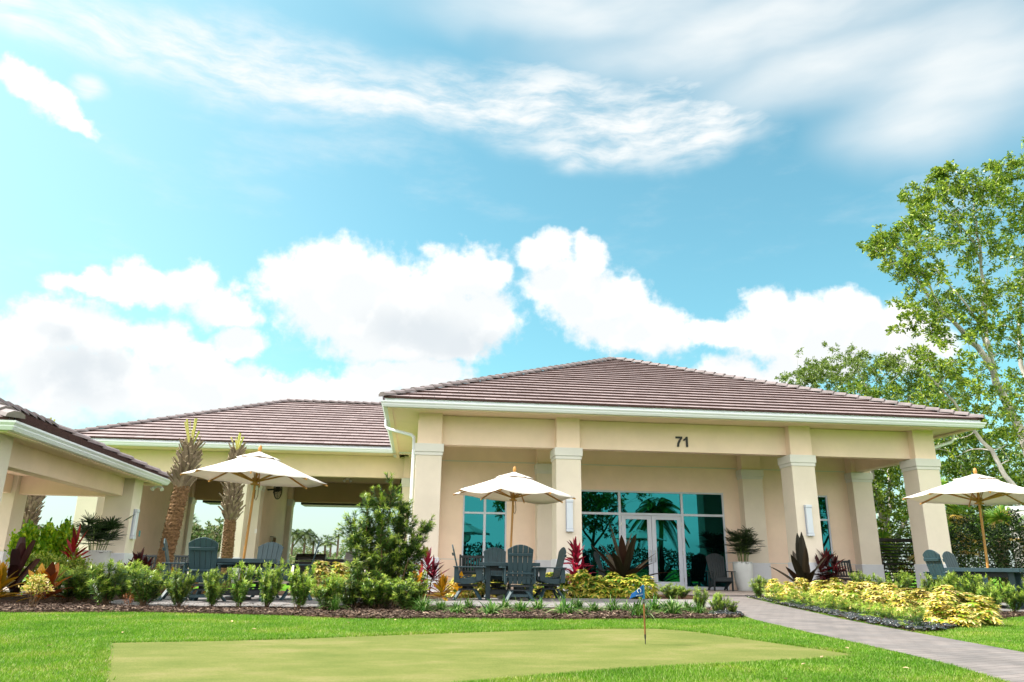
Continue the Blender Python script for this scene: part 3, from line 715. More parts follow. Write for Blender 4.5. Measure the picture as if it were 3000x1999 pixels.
# ---------------------------------------------------------------- clubhouse
club = thing('clubhouse', 'cream clubhouse with the dark numerals 71 over its glazed porch and a brown hipped roof', 'building')
CW = .754; CX = [-.181, 3.977, 11.378, 15.561]
for x in CX: column(club, x, x+CW, 22.0, 22.754, 5.07, 3.813)
def part(name, m, par, *b, bev=.012):
    o = MB().box(*b).build(name, m, par); return bevel(o, bev) if bev else o
for a, b in ((CX[0], CX[1]), (CX[1], CX[2]), (CX[2], CX[3])): part('beam', M['wall'], club, a+CW-.05, b+.05, 22.30, 22.62, 4.178, 5.06)
for a in (CX[0], CX[3]): part('beam', M['wall'], club, a+.2, a+.52, 22.7, 25.9, 4.176, 5.06)
for x in CX: column(club, x, x+CW, 25.70, 26.12, 5.07, 3.813)
YW = 26.1
wl = MB()
WIN = [(1.47, 2.98), (5.48, 10.80), (13.16, 14.76)]; ZT = 3.34; xs = [0.05] + [v for w in WIN for v in w] + [16.1]
for i in range(0, len(xs), 2): wl.box(xs[i], xs[i+1], YW, YW+.22, 0, ZT)
wl.box(.05, 16.1, YW, YW+.22, ZT, 5.06)
wl.box(.05, .27, YW+.22, 38.2, 0, 5.06); wl.box(15.88, 16.1, YW+.22, 38.2, 0, 5.06); wl.box(.27, 15.88, 37.98, 38.2, 0, 5.06)
wl.box(.27, 15.88, 30.0, 30.1, 0, 5.0)
wl.build('wall', M['wall'], club)
for a, b in ((CX[0]+CW+.03, CX[1]-.03), (CX[1]+CW+.03, CX[2]-.03), (CX[2]+CW+.03, CX[3]-.03)):
    part('wall_band', M['trim'], club, a, b, YW-.012, YW+.01, 4.20, 4.235, bev=0)
    e = a
    for w0, w1 in WIN:
        if a < w0 < b: part('wall_band', M['trim'], club, e, w0, YW-.012, YW+.01, .925, .95, bev=0); e = w1
    part('wall_band', M['trim'], club, e, b, YW-.012, YW+.01, .925, .95, bev=0)
def window(x0, x1, xs_, zs_, z0=.05, zt=ZT):
    f = MB(); frame_bars(f, x0, x1, z0, zt, xs_, zs_, YW+.06); w = bevel(f.build('window', M['alu'], club), .004, 1)
    MB().box(x0+.03, x1-.03, YW+.065, YW+.09, z0+.02, zt-.02).build('pane', M['glass'], w); return w
window(1.47, 2.98, [2.225], [2.47]); window(13.16, 14.76, [13.96], [2.47])
# entrance glazing: side lights, transom lights and a pair of doors
f = MB(); X0, X1, DA, DB = 5.48, 10.80, 7.02, 9.20
for a, b in ((X0, X0+.06), (DA-.09, DA), (DB, DB+.09), (X1-.06, X1)): f.box(a, b, YW+.015, YW+.105, .03, ZT)
for a, b in ((X0+.06, DA-.09), (DA, DB), (DB+.09, X1-.06)):
    f.box(a, b, YW+.018, YW+.102, ZT-.06, ZT); f.box(a, b, YW+.018, YW+.102, 2.50, 2.58)
for a, b in ((X0+.06, DA-.09), (DB+.09, X1-.06)): f.box(a, b, YW+.018, YW+.102, .03, .13)
w = bevel(f.build('window', M['alu'], club), .004, 1)
g = MB()
for a, b, c, d in ((X0+.04, DA-.05, .08, ZT-.03), (DB+.05, X1-.04, .08, ZT-.03), (DA-.02, DB+.02, 2.55, ZT-.03)): g.box(a, b, YW+.055, YW+.08, c, d)
g.build('pane', M['glass'], w)
mid = (DA+DB)/2
for a, b, sgn in ((DA+.01, mid-.006, 1), (mid+.006, DB-.01, -1)):
    f = MB(); st = .15
    f.box(a, a+st, YW+.022, YW+.072, .03, 2.49); f.box(b-st, b, YW+.022, YW+.072, .03, 2.49)
    f.box(a+st, b-st, YW+.024, YW+.070, .03, .28); f.box(a+st, b-st, YW+.024, YW+.070, 2.36, 2.49)
    d = bevel(f.build('door', M['alu'], club), .004, 1)
    MB().box(a+st-.01, b-st+.01, YW+.04, YW+.055, .27, 2.37).build('pane', M['glass'], d)
    hx = (b-.07) if sgn > 0 else (a+.07)
    MB().tube([(hx, YW+.022, .95), (hx, YW-.05, .95), (hx, YW-.055, .97), (hx, YW-.055, 1.28), (hx, YW-.05, 1.30), (hx, YW+.022, 1.30)], .013, 8).build('handle', M['steel'], d, True)
    hg = a-.006 if sgn > 0 else b+.006
    for z in (.35, 1.25, 2.2): MB().box(hg-.014, hg+.014, YW+.008, YW+.024, z-.07, z+.07).build('hinge', M['steel'], d)
eaves(club, -.181, 16.315, 22.0, 38.4, 5.07)
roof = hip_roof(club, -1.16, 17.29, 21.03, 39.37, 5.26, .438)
MB().tube([(7.85, 30.2, 9.25), (7.845, 30.2, 9.75)], .006, 5).build('lightning_rod', M['steel'], club)
# downspouts
def spout(parent, pts):
    mb = MB(); mb.tube(pts, .052, 8); mb.build('downspout', M['gutter'], parent, True)
spout(club, [(-1.16, 23.2, 5.05), (-1.16, 23.2, 4.86), (-1.10, 23.15, 4.76), (-.36, 22.62, 4.50), (-.27, 22.55, 4.42), (-.262, 22.55, 4.25), (-.262, 22.55, .1)])
spout(club, [(17.20, 22.3, 5.05), (17.20, 22.3, 4.90), (17.12, 22.31, 4.78), (16.50, 22.38, 4.58), (16.41, 22.4, 4.50), (16.395, 22.4, 4.36), (16.395, 22.4, .1)])
# house number
n7 = [(0,.32),(.215,.32),(.215,.265),(.165,.20),(.115,.09),(.10,0),(.033,0),(.05,.10),(.09,.19),(.142,.26),(0,.26)]
n1 = [(.335,.32),(.39,.32),(.39,0),(.325,0),(.325,.225),(.29,.20),(.25,.185),(.25,.24),(.30,.27)]
nb = MB()
for p in (n7, n1): nb.prism(p, (7.80, 22.298, 4.335), (1,0,0), (0,0,1), (0,-1,0), .03)
tag(nb.build('house_number', M['number']), 'dark bronze numerals 71 on the cream beam above the entrance', 'house number')

# ---------------------------------------------------------------- passage wing behind
wing = thing('breezeway', 'lower cream wing behind the clubhouse with two open passages under its long brown roof', 'building')
for x0, x1 in ((-13.2, -12.45), (-7.63, -6.88)): column(wing, x0, x1, 31.25, 32.0, 5.07, 3.813)
column(wing, -.75, .0, 31.3, 31.9, 5.07, 3.813)
column(wing, -7.5, -6.73, 33.2, 33.9, 5.07, 3.7); column(wing, -12.4, -11.85, 33.2, 33.9, 5.07, 3.7)
for x0, x1 in ((-12.6, -11.95), (-7.4, -6.79), (-.75, -.05)): column(wing, x0, x1, 41.8, 42.5, 5.0, 3.7)
for a, b in ((-12.5, -7.6), (-6.9, -.7)): part('beam', M['wall'], wing, a, b, 31.55, 31.87, 4.178, 5.06)
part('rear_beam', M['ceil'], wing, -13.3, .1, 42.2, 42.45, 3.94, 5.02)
for a, b in ((-7.35, -7.05), (-13.15, -12.1), (-.3, .04)): part('wall', M['wall'], wing, a, b, 33.9 if a > -8 and a < -1 else 32.05, 41.8, 0, 5.0, bev=0)
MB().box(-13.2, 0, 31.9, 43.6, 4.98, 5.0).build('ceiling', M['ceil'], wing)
eaves(wing, -13.04, -1.30, 31.2, 43.7, 5.07)
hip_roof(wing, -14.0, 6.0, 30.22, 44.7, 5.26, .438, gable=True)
MB().tube([(-6.7, 37.46, 8.5), (-6.7, 37.46, 9.05)], .007, 5).build('lightning_rod', M['steel'], wing)
for a, b in ((-6.5, .2), (-11.7, -7.7)): part('rear_awning', M['black'], wing, a, b, 42.9, 44.5, 3.86, 3.99, bev=0)

# ---------------------------------------------------------------- front left pavilion
pav = thing('pavilion', 'small cream open pavilion with a low brown roof cut off by the left edge', 'building', (-7.175, 18.53, 0), R(1.73))
for x0, x1 in ((-1.30, -.58), (-4.3, -3.58)):
    for y0, y1 in ((-4.22, -3.5), (3.5, 4.22)): column(pav, x0, x1, y0, y1, 2.94)
for a in (-1.18, -4.02): part('beam', M['wall'], pav, a, a+.32, -3.56, 3.56, 2.45, 2.935)
for y in (-4.02, 3.70): part('beam', M['wall'], pav, -3.64, -1.24, y, y+.32, 2.449, 2.934)
eaves(pav, -4.3, -.58, -4.22, 4.22, 2.93, .53, .125)
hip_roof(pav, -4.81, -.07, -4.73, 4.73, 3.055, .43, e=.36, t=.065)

# ---------------------------------------------------------------- things fixed to the buildings
def sconce(loc, rz, label, w=.19, h=.92):
    t = thing('wall_lamp', label, 'wall lamp', loc, rz, 'flat frosted wall lamps on the columns')
    MB().box(-w/2-.012, w/2+.012, -.02, .0, -h/2, h/2).build('back_plate', M['lampcap'], t)
    bevel(MB().box(-w/2, w/2, -.095, -.022, -h/2+.06, h/2-.06).build('diffuser', M['lamp'], t), .02)
    for z in (-h/2, h/2-.075): bevel(MB().box(-w/2-.008, w/2+.008, -.105, -.02, z, z+.075).build('end_cap', M['lamp'], t), .008)
    for z in (-h/2+.078, h/2-.088): MB().box(-w/2-.006, w/2+.006, -.1, -.022, z, z+.01).build('trim_band', M['lampcap'], t)
    return t
sconce((4.36, 21.998, 2.165), 0, 'frosted wall lamp on the column left of the glass doors, at the umbrella tip')
sconce((11.75, 21.998, 2.165), 0, 'frosted wall lamp on the column right of the glass doors')
sconce((-7.88, 22.37, 1.72), R(91.7), 'frosted wall lamp on the narrow column face of the left pavilion', .22, .80)

def wall_fan(loc, rz, label):
    t = thing('wall_fan', label, 'fan', loc, rz, 'black fans in the passage')
    MB().tube([(0, 0, .0), (0, -.28, .02), (0, -.38, .0)], .035, 8).build('bracket', M['black'], t)
    cage = MB()
    for r in np.linspace(.08, .42, 9):
        a = np.linspace(0, 2*math.pi, 33); cage.tube(np.stack([r*np.cos(a), np.full(33, -.52-.03*(1-r/.42)), r*np.sin(a)], 1), .005, 4, caps=False)
    for k in range(24):
        a = k*math.pi/12; cage.bar((.04*math.cos(a), -.545, .04*math.sin(a)), (.42*math.cos(a), -.52, .42*math.sin(a)), .005, .005); cage.bar((.42*math.cos(a), -.52, .42*math.sin(a)), (.15*math.cos(a), -.38, .15*math.sin(a)), .005, .005)
    a = np.linspace(0, 2*math.pi, 33); cage.tube(np.stack([.42*np.cos(a), np.full(33, -.5), .42*np.sin(a)], 1), .022, 6, caps=False)
    cage.build('cage', M['black'], t)
    bl = MB()
    for k in range(4):
        a = k*math.pi/2+.3; d = np.array((math.cos(a), 0, math.sin(a))); bl.leaves([d*.06+np.array((0,-.46,0))], [d], [(.35*math.sin(a), 1, -.35*math.cos(a))], .33, .24, 0, 4, [.5, .9, 1, .9, .5])
    bl.build('blades', M['black'], t)
    h = MB(); h.tube([(0, -.50, 0), (0, -.36, 0)], .09, 14); h.build('motor', M['black'], t)
    return t
wall_fan((-7.04, 36.2, 4.0), R(75), 'black wall fan on the dividing wall of the passage, left of the two')
wall_fan((-.32, 33.6, 4.0), R(-70), 'black wall fan high in the passage beside the clubhouse corner')
t = thing('flood_lamp', 'twin headed flood lamp under the middle of the passage ceiling', 'flood lamp', (-3.75, 39.5, 4.98))
MB().lathe([(.10,-.03),(.10,0)], 14).build('mount', M['trim'], t)
for s in (-1, 1):
    MB().tube([(0, 0, -.02), (s*.12, 0, -.08), (s*.17, -.06, -.16)], [.03, .045, .075], 10).build('lamp_head', M['trim'], t)
t = thing('flood_lamp', 'twin headed flood lamp on the beam behind the left pavilion eave', 'flood lamp', (-7.66, 23.28, 2.86))
MB().lathe([(.09,-.03),(.09,0)], 14).build('mount', M['trim'], t)
for s in (-1, 1): MB().tube([(0, 0, -.02), (s*.10, 0, -.05), (s*.14, -.05, -.11)], [.02, .04, .06], 10).build('lamp_head', M['trim'], t)
E_DL = emis('lit_downlight', (1, .93, .8), 1.3)
for x, y, lb in ((-1.95, 38.2, 'small lit round downlight in the passage ceiling near the clubhouse'), (-5.2, 38.0, 'small lit round downlight in the passage ceiling near the dividing wall')):
    d = MB(); d.lathe([(.11, -.012), (.11, 0)], 20); o = tag(d.build('downlight', M['trim']), lb, 'downlight'); o.location = (x, y, 4.98)
    l = MB(); l.lathe([(.001, -.014), (.075, -.014)], 20); l.build('lens', E_DL, o)
sw = bevel(MB().box(-.05, .05, -.012, 0, -.09, .09).build('switch_plate', M['white']), .006); sw.location = (-6.76, 33.195, 2.02); tag(sw, 'small white switch plate on the passage column', 'switch plate')
sw = bevel(MB().box(-.06, .06, -.012, 0, -.08, .08).build('notice', mat('teal_card', (.03,.22,.25), .6)), .003); sw.location = (-10.66, 33.18, 2.05); sw.location = (-7.72, 22.83, 1.48); tag(sw, 'small teal notice beside the pavilion wall lamp', 'notice')
sw.location = (-7.80, 22.751, 1.48); sw.rotation_euler = (0, 0, R(91.7)); 
hb = MB(); hb.tube([(0, 0, 0), (0, -.09, 0), (0, -.10, -.05)], .016, 8); hb.tube([(-.035, -.06, .03), (.035, -.06, .03)], .012, 6)
o = hb.build('hose_tap', M['black']); o.location = (12.0+.24, YW-.0, .43); tag(o, 'small black hose tap low on the porch wall', 'hose tap')
# brown garment hanging on the passage wall
def garment():
    t = thing('hanging_coat', 'long brown coat hanging from a rail on the passage wall', 'coat', (-7.04, 38.3, 1.30))
    mb = MB(); Z = np.linspace(.62, -.62, 14); A = np.linspace(-1, 1, 12); V = []
    for z in Z:
        for a in A: V.append((.10+.05*math.sin(a*7+z*2)*(1 if z < .4 else .4)+.05*(1-a*a), a*(.18 if z > .45 else .26+.06*(-z)), z))
    F = [(i*12+j, i*12+j+1, (i+1)*12+j+1, (i+1)*12+j) for i in range(13) for j in range(11)]
    mb.add(V, F); o = mb.build('cloth', M['cloth'], t, True); s = o.modifiers.new('thick', 'SOLIDIFY'); s.thickness = .05
    MB().tube([(.0, -.35, .66), (.14, -.35, .66), (.14, .35, .66), (.0, .35, .66)], .014, 6).build('rail', M['black'], t)
garment()
# ================================================================== furniture
used = set()
def make_chair():
    """tall swivel chair with a fanned slat back, facing +Y, seat at .46 m, top at 1.07 m"""
    t = thing('patio_chair', '', 'patio chair')
    # back plane: leans backwards
    lean = R(14); o = np.array((0, -.17, .44)); ey = np.array((0, -math.sin(lean), math.cos(lean))); ex = np.array((1., 0, 0)); ez = np.cross(ex, ey)
    b = MB(); n = 5; H = .66
    for i in range(n):
        c0 = (i-2)*.088; c1 = (i-2)*.106; w0 = .041; w1 = .0505
        xs_ = np.linspace(-1, 1, 5)
        top = [(c1+w1*x, H-.105*((c1+w1*x)/.27)**2) for x in xs_]
        b.prism([(c0-w0, -.12), (c0+w0, -.12)] + top[::-1], o, ex, ey, ez, .022)
    bk = bevel(b.build('backrest', M['poly'], t), .004, 1)
    for h, w in ((.47, .235), (.10, .30)):
        c = o+ey*h+ez*.044; bb = MB(); bb.bar(c-ex*w, c+ex*w, .022 if h > .2 else .05, .055 if h > .2 else .03, 0, ey); bevel(bb.build('back_batten', M['poly'], bk), .004, 1)
    s = MB()
    for i, y in enumerate(np.linspace(-.17, .27, 6)): s.box(-.25, .25, y-.036, y+.036, .44-.02*math.sin((y+.17)/.44*3.1)+(.0), .462-.02*math.sin((y+.17)/.44*3.1))
    s.box(-.25, .25, .285, .31, .37, .455)
    bevel(s.build('seat', M['poly'], t), .004, 1)
    for sx in (-1, 1):
        p = [(-.24,.42),(-.24,.33),(-.1,.30),(.12,.32),(.33,.38),(.34,.46),(.24,.455),(0,.415),(-.15,.42)]
        r = MB(); r.prism(p, (sx*.268-.014, 0, 0), (0,1,0), (0,0,1), (1,0,0), .028); bevel(r.build('side_rail', M['poly'], t), .004, 1)
        a = MB(); a.prism([(-.05,-.30),(.04,-.30),(.065,.10),(.075,.30),(.04,.36),(-.05,.36),(-.075,.30),(-.06,0)], (sx*.325, 0, .625), (1,0,0), (0,1,0), (0,0,1), .026)
        bevel(a.build('arm', M['poly'], t), .005, 1)
        f = MB(); f.prism([(.16,.37),(.28,.37),(.29,.50),(.31,.625),(.13,.625),(.16,.50)], (sx*.30-.014, 0, 0), (0,1,0), (0,0,1), (1,0,0), .028); bevel(f.build('arm_support', M['poly'], t), .004, 1); f = MB()
        f.prism([(-.28,.33),(-.17,.33),(-.20,.625),(-.28,.625)], (sx*.30-.014, 0, 0), (0,1,0), (0,0,1), (1,0,0), .028)
        bevel(f.build('arm_support', M['poly'], t), .004, 1)
    h = MB(); h.box(-.2, .2, -.2, .2, .265, .30); h.lathe([(.11,.215),(.11,.262)], 16); h.box(-.19,.19,-.19,.19,.19,.212)
    h.build('swivel_plate', M['dpoly'], t)
    for sx in (-1, 1):
        for sy in (-1, 1):
            l = MB(); l.bar((sx*.14, sy*.14, .205), (sx*.27, sy*.27, .0), .075, .032, 0, (sx, sy, .6)); bevel(l.build('leg', M['poly'], t), .004, 1)
    for sy in (-1, 1):
        l = MB(); l.bar((-.20, sy*.205, .10), (.20, sy*.205, .10), .022, .05); l.build('stretcher', M['poly'], t)
    return t
chair = make_chair()
def put_chair(x, y, face, label, grp):
    return place(chair, used, label, (x, y, .058), face-R(90), None, grp)

def make_table():
    t = thing('patio_table', '', 'patio table')
    b = MB(); s = .62
    for i in range(7): b.box(-s+.002, s-.002, -s+i*2*s/7+.003, -s+(i+1)*2*s/7-.003, .70, .73)
    for a in (-1, 1):
        b.box(-s-.004, s+.004, a*s-.012, a*s+.012, .662, .734); b.box(a*s-.0115, a*s+.0115, -s+.013, s-.013, .662, .734)
    bevel(b.build('tabletop', M['poly'], t), .004, 1)
    a = MB()
    for q in (-1, 1):
        a.box(-.47, .47, q*.45-.016, q*.45+.016, .57, .698); a.box(q*.45-.015, q*.45+.015, -.433, .433, .57, .698)
    a.build('apron', M['dpoly'], t)
    for sx in (-1, 1):
        for sy in (-1, 1): bevel(MB().box(sx*.44-.05, sx*.44+.05, sy*.44-.05, sy*.44+.05, 0, .697).build('leg', M['poly'], t), .006, 1)
    st = MB()
    for q in (-1, 1): st.box(-.39, .39, q*.44-.02, q*.44+.02, .10, .18)
    st.box(-.03, .03, -.419, .419, .11, .17); st.build('stretcher', M['dpoly'], t)
    return t
table = make_table()

def make_umbrella(sag=.03, seed=0):
    rg = np.random.default_rng(seed)
    t = thing('umbrella', '', 'umbrella')
    ZR, ZA, RR = 2.15, 2.625, 1.36
    n, kr, ka = 8, 7, 8
    def surf(r0, r1, z0, z1, sag, scal, nm, ph, par, thick=.004):
        V = []; na = n*ka
        for i in range(kr+1):
            f = i/kr
            for j in range(na):
                a = (j/ka)*2*math.pi/n; u = (j % ka)/ka; q = 4*u*(1-u)
                rad = r0+(r1-r0)*f; chord = math.cos(math.pi/n)/math.cos(2*math.pi/n*(u-.5))
                rr = rad*(chord)*(1-scal*q*f*f)
                w = rg.normal(0, .003)
                z = z0+(z1-z0)*(f**.93)-sag*q*math.sin(math.pi*min(1, f*1.05))*(.6+.4*math.sin(ph+j//ka*2.1))-sag*.7*q*f**6*(1+math.sin(ph*1.7+j//ka*1.3))+w*f
                V.append((rr*math.cos(a), rr*math.sin(a), z))
        F = [(i*na+j, i*na+(j+1) % na, (i+1)*na+(j+1) % na, (i+1)*na+j) for i in range(kr) for j in range(na)]
        o = MB().add(V, F).build(nm, M['canvas'], par, True)
        s = o.modifiers.new('thick', 'SOLIDIFY'); s.thickness = thick; return o
    cn = surf(.30, RR, ZA-.075, ZR, sag, .05, 'canopy', seed, t)
    surf(.03, .42, ZA+.035, ZA-.09, .035, .10, 'vent', seed+1, cn)
    p = MB(); p.tube([(0,0,.02),(0,0,2.69)], .024, 12); p.build('pole', M['wood'], t, True)
    MB().lathe([(.026,2.67),(.034,2.69),(.036,2.725),(.028,2.77),(.012,2.79),(.001,2.792)], 12).build('finial', M['wood'], t, True)
    MB().lathe([(.045,2.53),(.062,2.54),(.062,2.59),(.045,2.60)], 12).build('top_hub', M['hub'], t)
    MB().lathe([(.03,2.03),(.085,2.04),(.085,2.065),(.05,2.07),(.05,2.14),(.07,2.15),(.07,2.17),(.03,2.18)], 14).build('hub', M['wood'], t)
    for k in range(n):
        a = k*2*math.pi/n; d = np.array((math.cos(a), math.sin(a), 0))
        r = MB(); r.bar(d*.05+np.array((0,0,ZA-.065)), d*(RR+.012)+np.array((0,0,ZR-.028)), .022, .030); bevel(r.build('rib', M['wood'], t), .003, 1)
        s = MB(); q = np.array((-d[1], d[0], 0))
        m = d*.72+np.array((0,0,ZA-.065+(ZR-.028-ZA+.065)*.51-.02))
        for sg in (-1, 1): s.bar(d*.06+q*sg*.012+np.array((0,0,2.11)), m+q*sg*.017, .012, .024)
        s.build('strut', M['wood'], t)
    c = MB(); c.tube([(.03,0,2.1),(.075,.01,2.0),(.085,.0,1.84),(.06,0,1.76),(.03,0,1.8),(.028,0,1.95)], .007, 6); c.build('cord', M['fibre'], t, True)
    MB().lathe([(.24,0),(.24,.05),(.05,.09),(.035,.30)], 20).build('base', M['black'], t)
    return t

GC = 'slate patio chairs round the umbrella tables'; GT = 'slate square patio tables'; GU = 'cream canvas patio umbrellas'
TL, TM, TR = (-3.28, 15.15), (1.95, 16.55), (11.10, 14.05)
place(table, used, 'square slate table on the left patio, behind the row of leafy shrubs', (*TL, .058), R(9), None, GT)
place(table, used, 'square slate table in the middle, in front of the tall glass window', (*TM, .058), R(-5), None, GT)
place(table, used, 'square slate table on the right patio, corner towards the lawn', (*TR, .058), R(44), None, GT)
for (x, y), rz, lb, sg, sd_, zs in ((TL, 8, 'cream umbrella over the left table, beside the two palm trunks', .018, 1, 1.035), (TM, 27, 'cream umbrella over the middle table, its canvas edge curling in the wind', .06, 5, 1.0), (TR, 15, 'cream umbrella on the right patio, cut by the picture edge', .015, 9, .965)):
    u = make_umbrella(sg, sd_); tag(u, lb, group=GU); u.location = (x, y, .058); u.scale = (1, 1, zs); u.rotation_mode = 'ZYX'; u.rotation_euler = (0, R(2.2), R(rz)); u.rotation_mode = 'XYZ'; u.rotation_euler = (Matrix.Rotation(R(2.2), 3, 'Y') @ Matrix.Rotation(R(rz), 3, 'Z')).to_euler()
# middle table
put_chair(1.05, 16.05, R(-4), 'slate chair left of the middle table, seen side on', GC)
put_chair(2.86, 16.80, R(186), 'slate chair right of the middle table, back to the red plant', GC)
put_chair(2.06, 15.72, R(88), 'slate chair with its slatted back to the lawn at the middle table', GC)
put_chair(1.78, 17.50, R(-88), 'slate chair on the far side of the middle table, facing the lawn', GC)
# left table
put_chair(-4.32, 15.00, R(12), 'slate chair left of the left table, against the palm trunk', GC)
put_chair(-3.68, 14.35, R(82), 'slate chair with its solid back to the lawn at the left table', GC)
put_chair(-3.05, 16.05, R(-100), 'slate chair on the far side of the left table, facing the lawn', GC)
put_chair(-2.25, 15.35, R(188), 'slate chair right of the left table, edge on among the shrubs', GC)
# right table
put_chair(10.50, 14.35, R(-2), 'slate chair at the right table, nearest the last clubhouse column', GC)
put_chair(11.42, 15.05, R(-62), 'slate chair behind the right table, facing the lawn', GC)
put_chair(11.62, 13.45, R(118), 'slate chair at the right picture edge, its back to the lawn', GC)

def make_adirondack():
    t = thing('adirondack_chair', '', 'lounge chair')
    lean = R(20); o = np.array((0, -.16, .34)); ey = np.array((0, -math.sin(lean), math.cos(lean))); ex = np.array((1., 0, 0)); ez = np.cross(ex, ey)
    b = MB()
    for i in range(7):
        c0 = (i-3)*.066; c1 = (i-3)*.092; H = .92
        top = [(c1+.042*x, H-.13*((c1+.042*x)/.32)**2) for x in (-1, -.5, 0, .5, 1)]
        b.prism([(c0-.030, -.1), (c0+.030, -.1)]+top[::-1], o, ex, ey, ez, .022)
    bk = bevel(b.build('backrest', M['dpoly'], t), .004, 1)
    for h in (.1, .62):
        c = o+ey*h+ez*.04; x = MB(); x.bar(c-ex*.27, c+ex*.27, .02, .06, 0, ey); x.build('back_batten', M['dpoly'], bk)
    s = MB()
    for y in np.linspace(-.14, .36, 7): s.box(-.26, .26, y-.034, y+.034, .355+y*.14, .377+y*.14)
    s.box(-.26, .26, .40, .425, .30, .425); s.build('seat', M['dpoly'], t)
    for sx in (-1, 1):
        a = MB(); a.prism([(-.05,-.35),(.045,-.35),(.075,.1),(.08,.40),(.03,.46),(-.05,.46),(-.075,.4)], (sx*.345, 0, .60), (1,0,0), (0,1,0), (0,0,1), .025); a.build('arm', M['dpoly'], t)
        l = MB(); l.box(sx*.30-.018, sx*.30+.018, .30, .40, 0, .598); l.build('leg', M['dpoly'], t)
        l = MB(); l.prism([(-.55,0),(-.45,0),(.42,.30),(.42,.40),(-.1,.34)], (sx*.275-.012, 0, 0), (0,1,0), (0,0,1), (1,0,0), .024); l.box(sx*.30-.016, sx*.30+.016, -.30, -.22, .0, .598); l.build('leg', M['dpoly'], t)
    return t
ad = make_adirondack()
GA = 'tall dark lounge chairs on the porch'
place(ad, used, 'tall dark lounge chair beside the white pot, right of the glass doors', (10.03, 25.0, .035), R(175), None, GA)
place(ad, used, 'dark lounge chair in deep shade behind the purple strap leaves, left of the doors', (6.25, 24.9, .035), R(-118), None, GA)

def make_bench(w=1.5):
    t = thing('garden_bench', '', 'bench')
    lean = R(11)
    b = MB(); zb = lambda z: -.22-(z-.42)*math.tan(lean)
    for z, h in ((.98, .075), (.50, .06)): b.bar((-w/2+.05, zb(z), z), (w/2-.05, zb(z), z), .03, h, 0, (0, -math.sin(lean), math.cos(lean)))
    n = 15
    for i in range(n):
        x = -w/2+.11+(w-.22)*i/(n-1); b.bar((x, zb(.52), .52), (x, zb(.955), .955), .055, .018, 0, (0, 1, .2))
    bevel(b.build('backrest', M['dpoly'], t), .004, 1)
    s = MB()
    for y in np.linspace(-.18, .26, 6): s.box(-w/2+.04, w/2-.04, y-.034, y+.034, .42, .445)
    s.box(-w/2+.06, w/2-.06, .23, .26, .35, .418); s.build('seat', M['dpoly'], t)
    for sx in (-1, 1):
        x = sx*(w/2-.03)
        l = MB(); l.bar((x, -.30, 0), (x, zb(.42)-.0, .42), .06, .06, 0, (0, 1, 0)); l.bar((x, zb(.42), .42), (x, zb(1.04), 1.04), .06, .06, 0, (0, 1, 0)); l.build('leg', M['dpoly'], t)
        MB().box(x-.03, x+.03, .22, .28, 0, .64).build('leg', M['dpoly'], t)
        a = MB(); a.bar((x, -.28, .665), (x, .36, .655), .075, .03); bevel(a.build('arm', M['dpoly'], t), .006, 1)
    return t
bench = make_bench()
GB = 'dark slatted benches'
place(bench, used, 'dark slatted bench under the tall window behind the middle table', (2.12, 25.2, .035), R(180), None, GB)
place(bench, used, 'dark slatted bench on the right end of the porch behind the dark red plant', (14.02, 24.95, .035), R(172), None, GB)
place(bench, used, 'dark slatted bench by the shaded wall right of the left pavilion', (-8.35, 26.5, .03), R(180), (1.15, 1, .9), GB)

# ---- pots with fan palms
def rhapis(mb_c, mb_l, h, r, n=11, seed=3):
    rg = np.random.default_rng(seed)
    for i in range(n):
        a = rg.random()*6.28; q = r*.45*rg.random()**.5; b = np.array((q*math.cos(a), q*math.sin(a), 0)); top = b+np.array((math.cos(a)*r*.35, math.sin(a)*r*.35, h*(.45+.4*rg.random())))
        pts = [b, (b+top)/2+np.array((0,0,.03)), top]; mb_c.tube(pts, .011, 6)
        for j in range(6):
            aa = rg.random()*6.28; f = .35+.65*j/6; p = b+(top-b)*f; el = rg.uniform(.05, 1.25)
            d = np.array((math.cos(aa)*math.cos(el), math.sin(aa)*math.cos(el), math.sin(el))); e = p+d*.26*(.6+.6*rg.random())
            mb_c.tube([p, e], .004, 4)
            side = unit(np.cross(d, (0,0,1))); up = np.cross(side, d); m = 9
            ang = np.linspace(-1.25, 1.25, m)
            D = d[None]*np.cos(ang)[:, None]+side[None]*np.sin(ang)[:, None]+up*.12
            mb_l.leaves(np.tile(e, (m, 1)), D, np.tile(up, (m, 1)), .30+.12*rg.random(m), .034, .08+.16*rg.random(m), 3, [.5, 1, .95, .5], fold=.2)
def potted(name, loc, label, prof, pm, h, r, seed, red=True):
    t = thing(name, label, 'planter', loc, 0, 'pots with dark fan palms')
    zt = prof[-1][1]
    MB().lathe([(.001, 0)]+prof+[(prof[-1][0]-.03, zt), (prof[-1][0]-.05, zt-.06), (.001, zt-.06)], 32).build('pot', M[pm], t, True)
    c, l = MB(), MB(); rhapis(c, l, h, r, 10, seed)
    o = c.build('cane', M['gstem'], t); o.location = (0, 0, zt-.07); o = l.build('fronds', LF['rhapis'], t); o.location = (0, 0, zt-.07)
    if red:
        b = MB(); n = 70; a = rng.random(n)*6.28; rr = prof[-1][0]*(.5+.45*rng.random(n))
        b.leaves(np.stack([rr*np.cos(a), rr*np.sin(a), np.full(n, zt-.05)], 1), np.stack([np.cos(a), np.sin(a), .35+.5*rng.random(n)], 1), np.tile((0,0,1.), (n,1)), .13+.08*rng.random(n), .03, .5, 3)
        b.build('underplanting', LF['dcord'], t)
    return t
vase = [(.21, 0), (.235, .03), (.29, .30), (.325, .62), (.33, .85), (.315, .93)]
potted('planter', (10.88, 25.05, .035), 'tall white glazed pot with a dark fan palm, right of the glass doors', vase, 'planter', 1.15, .42, 3)
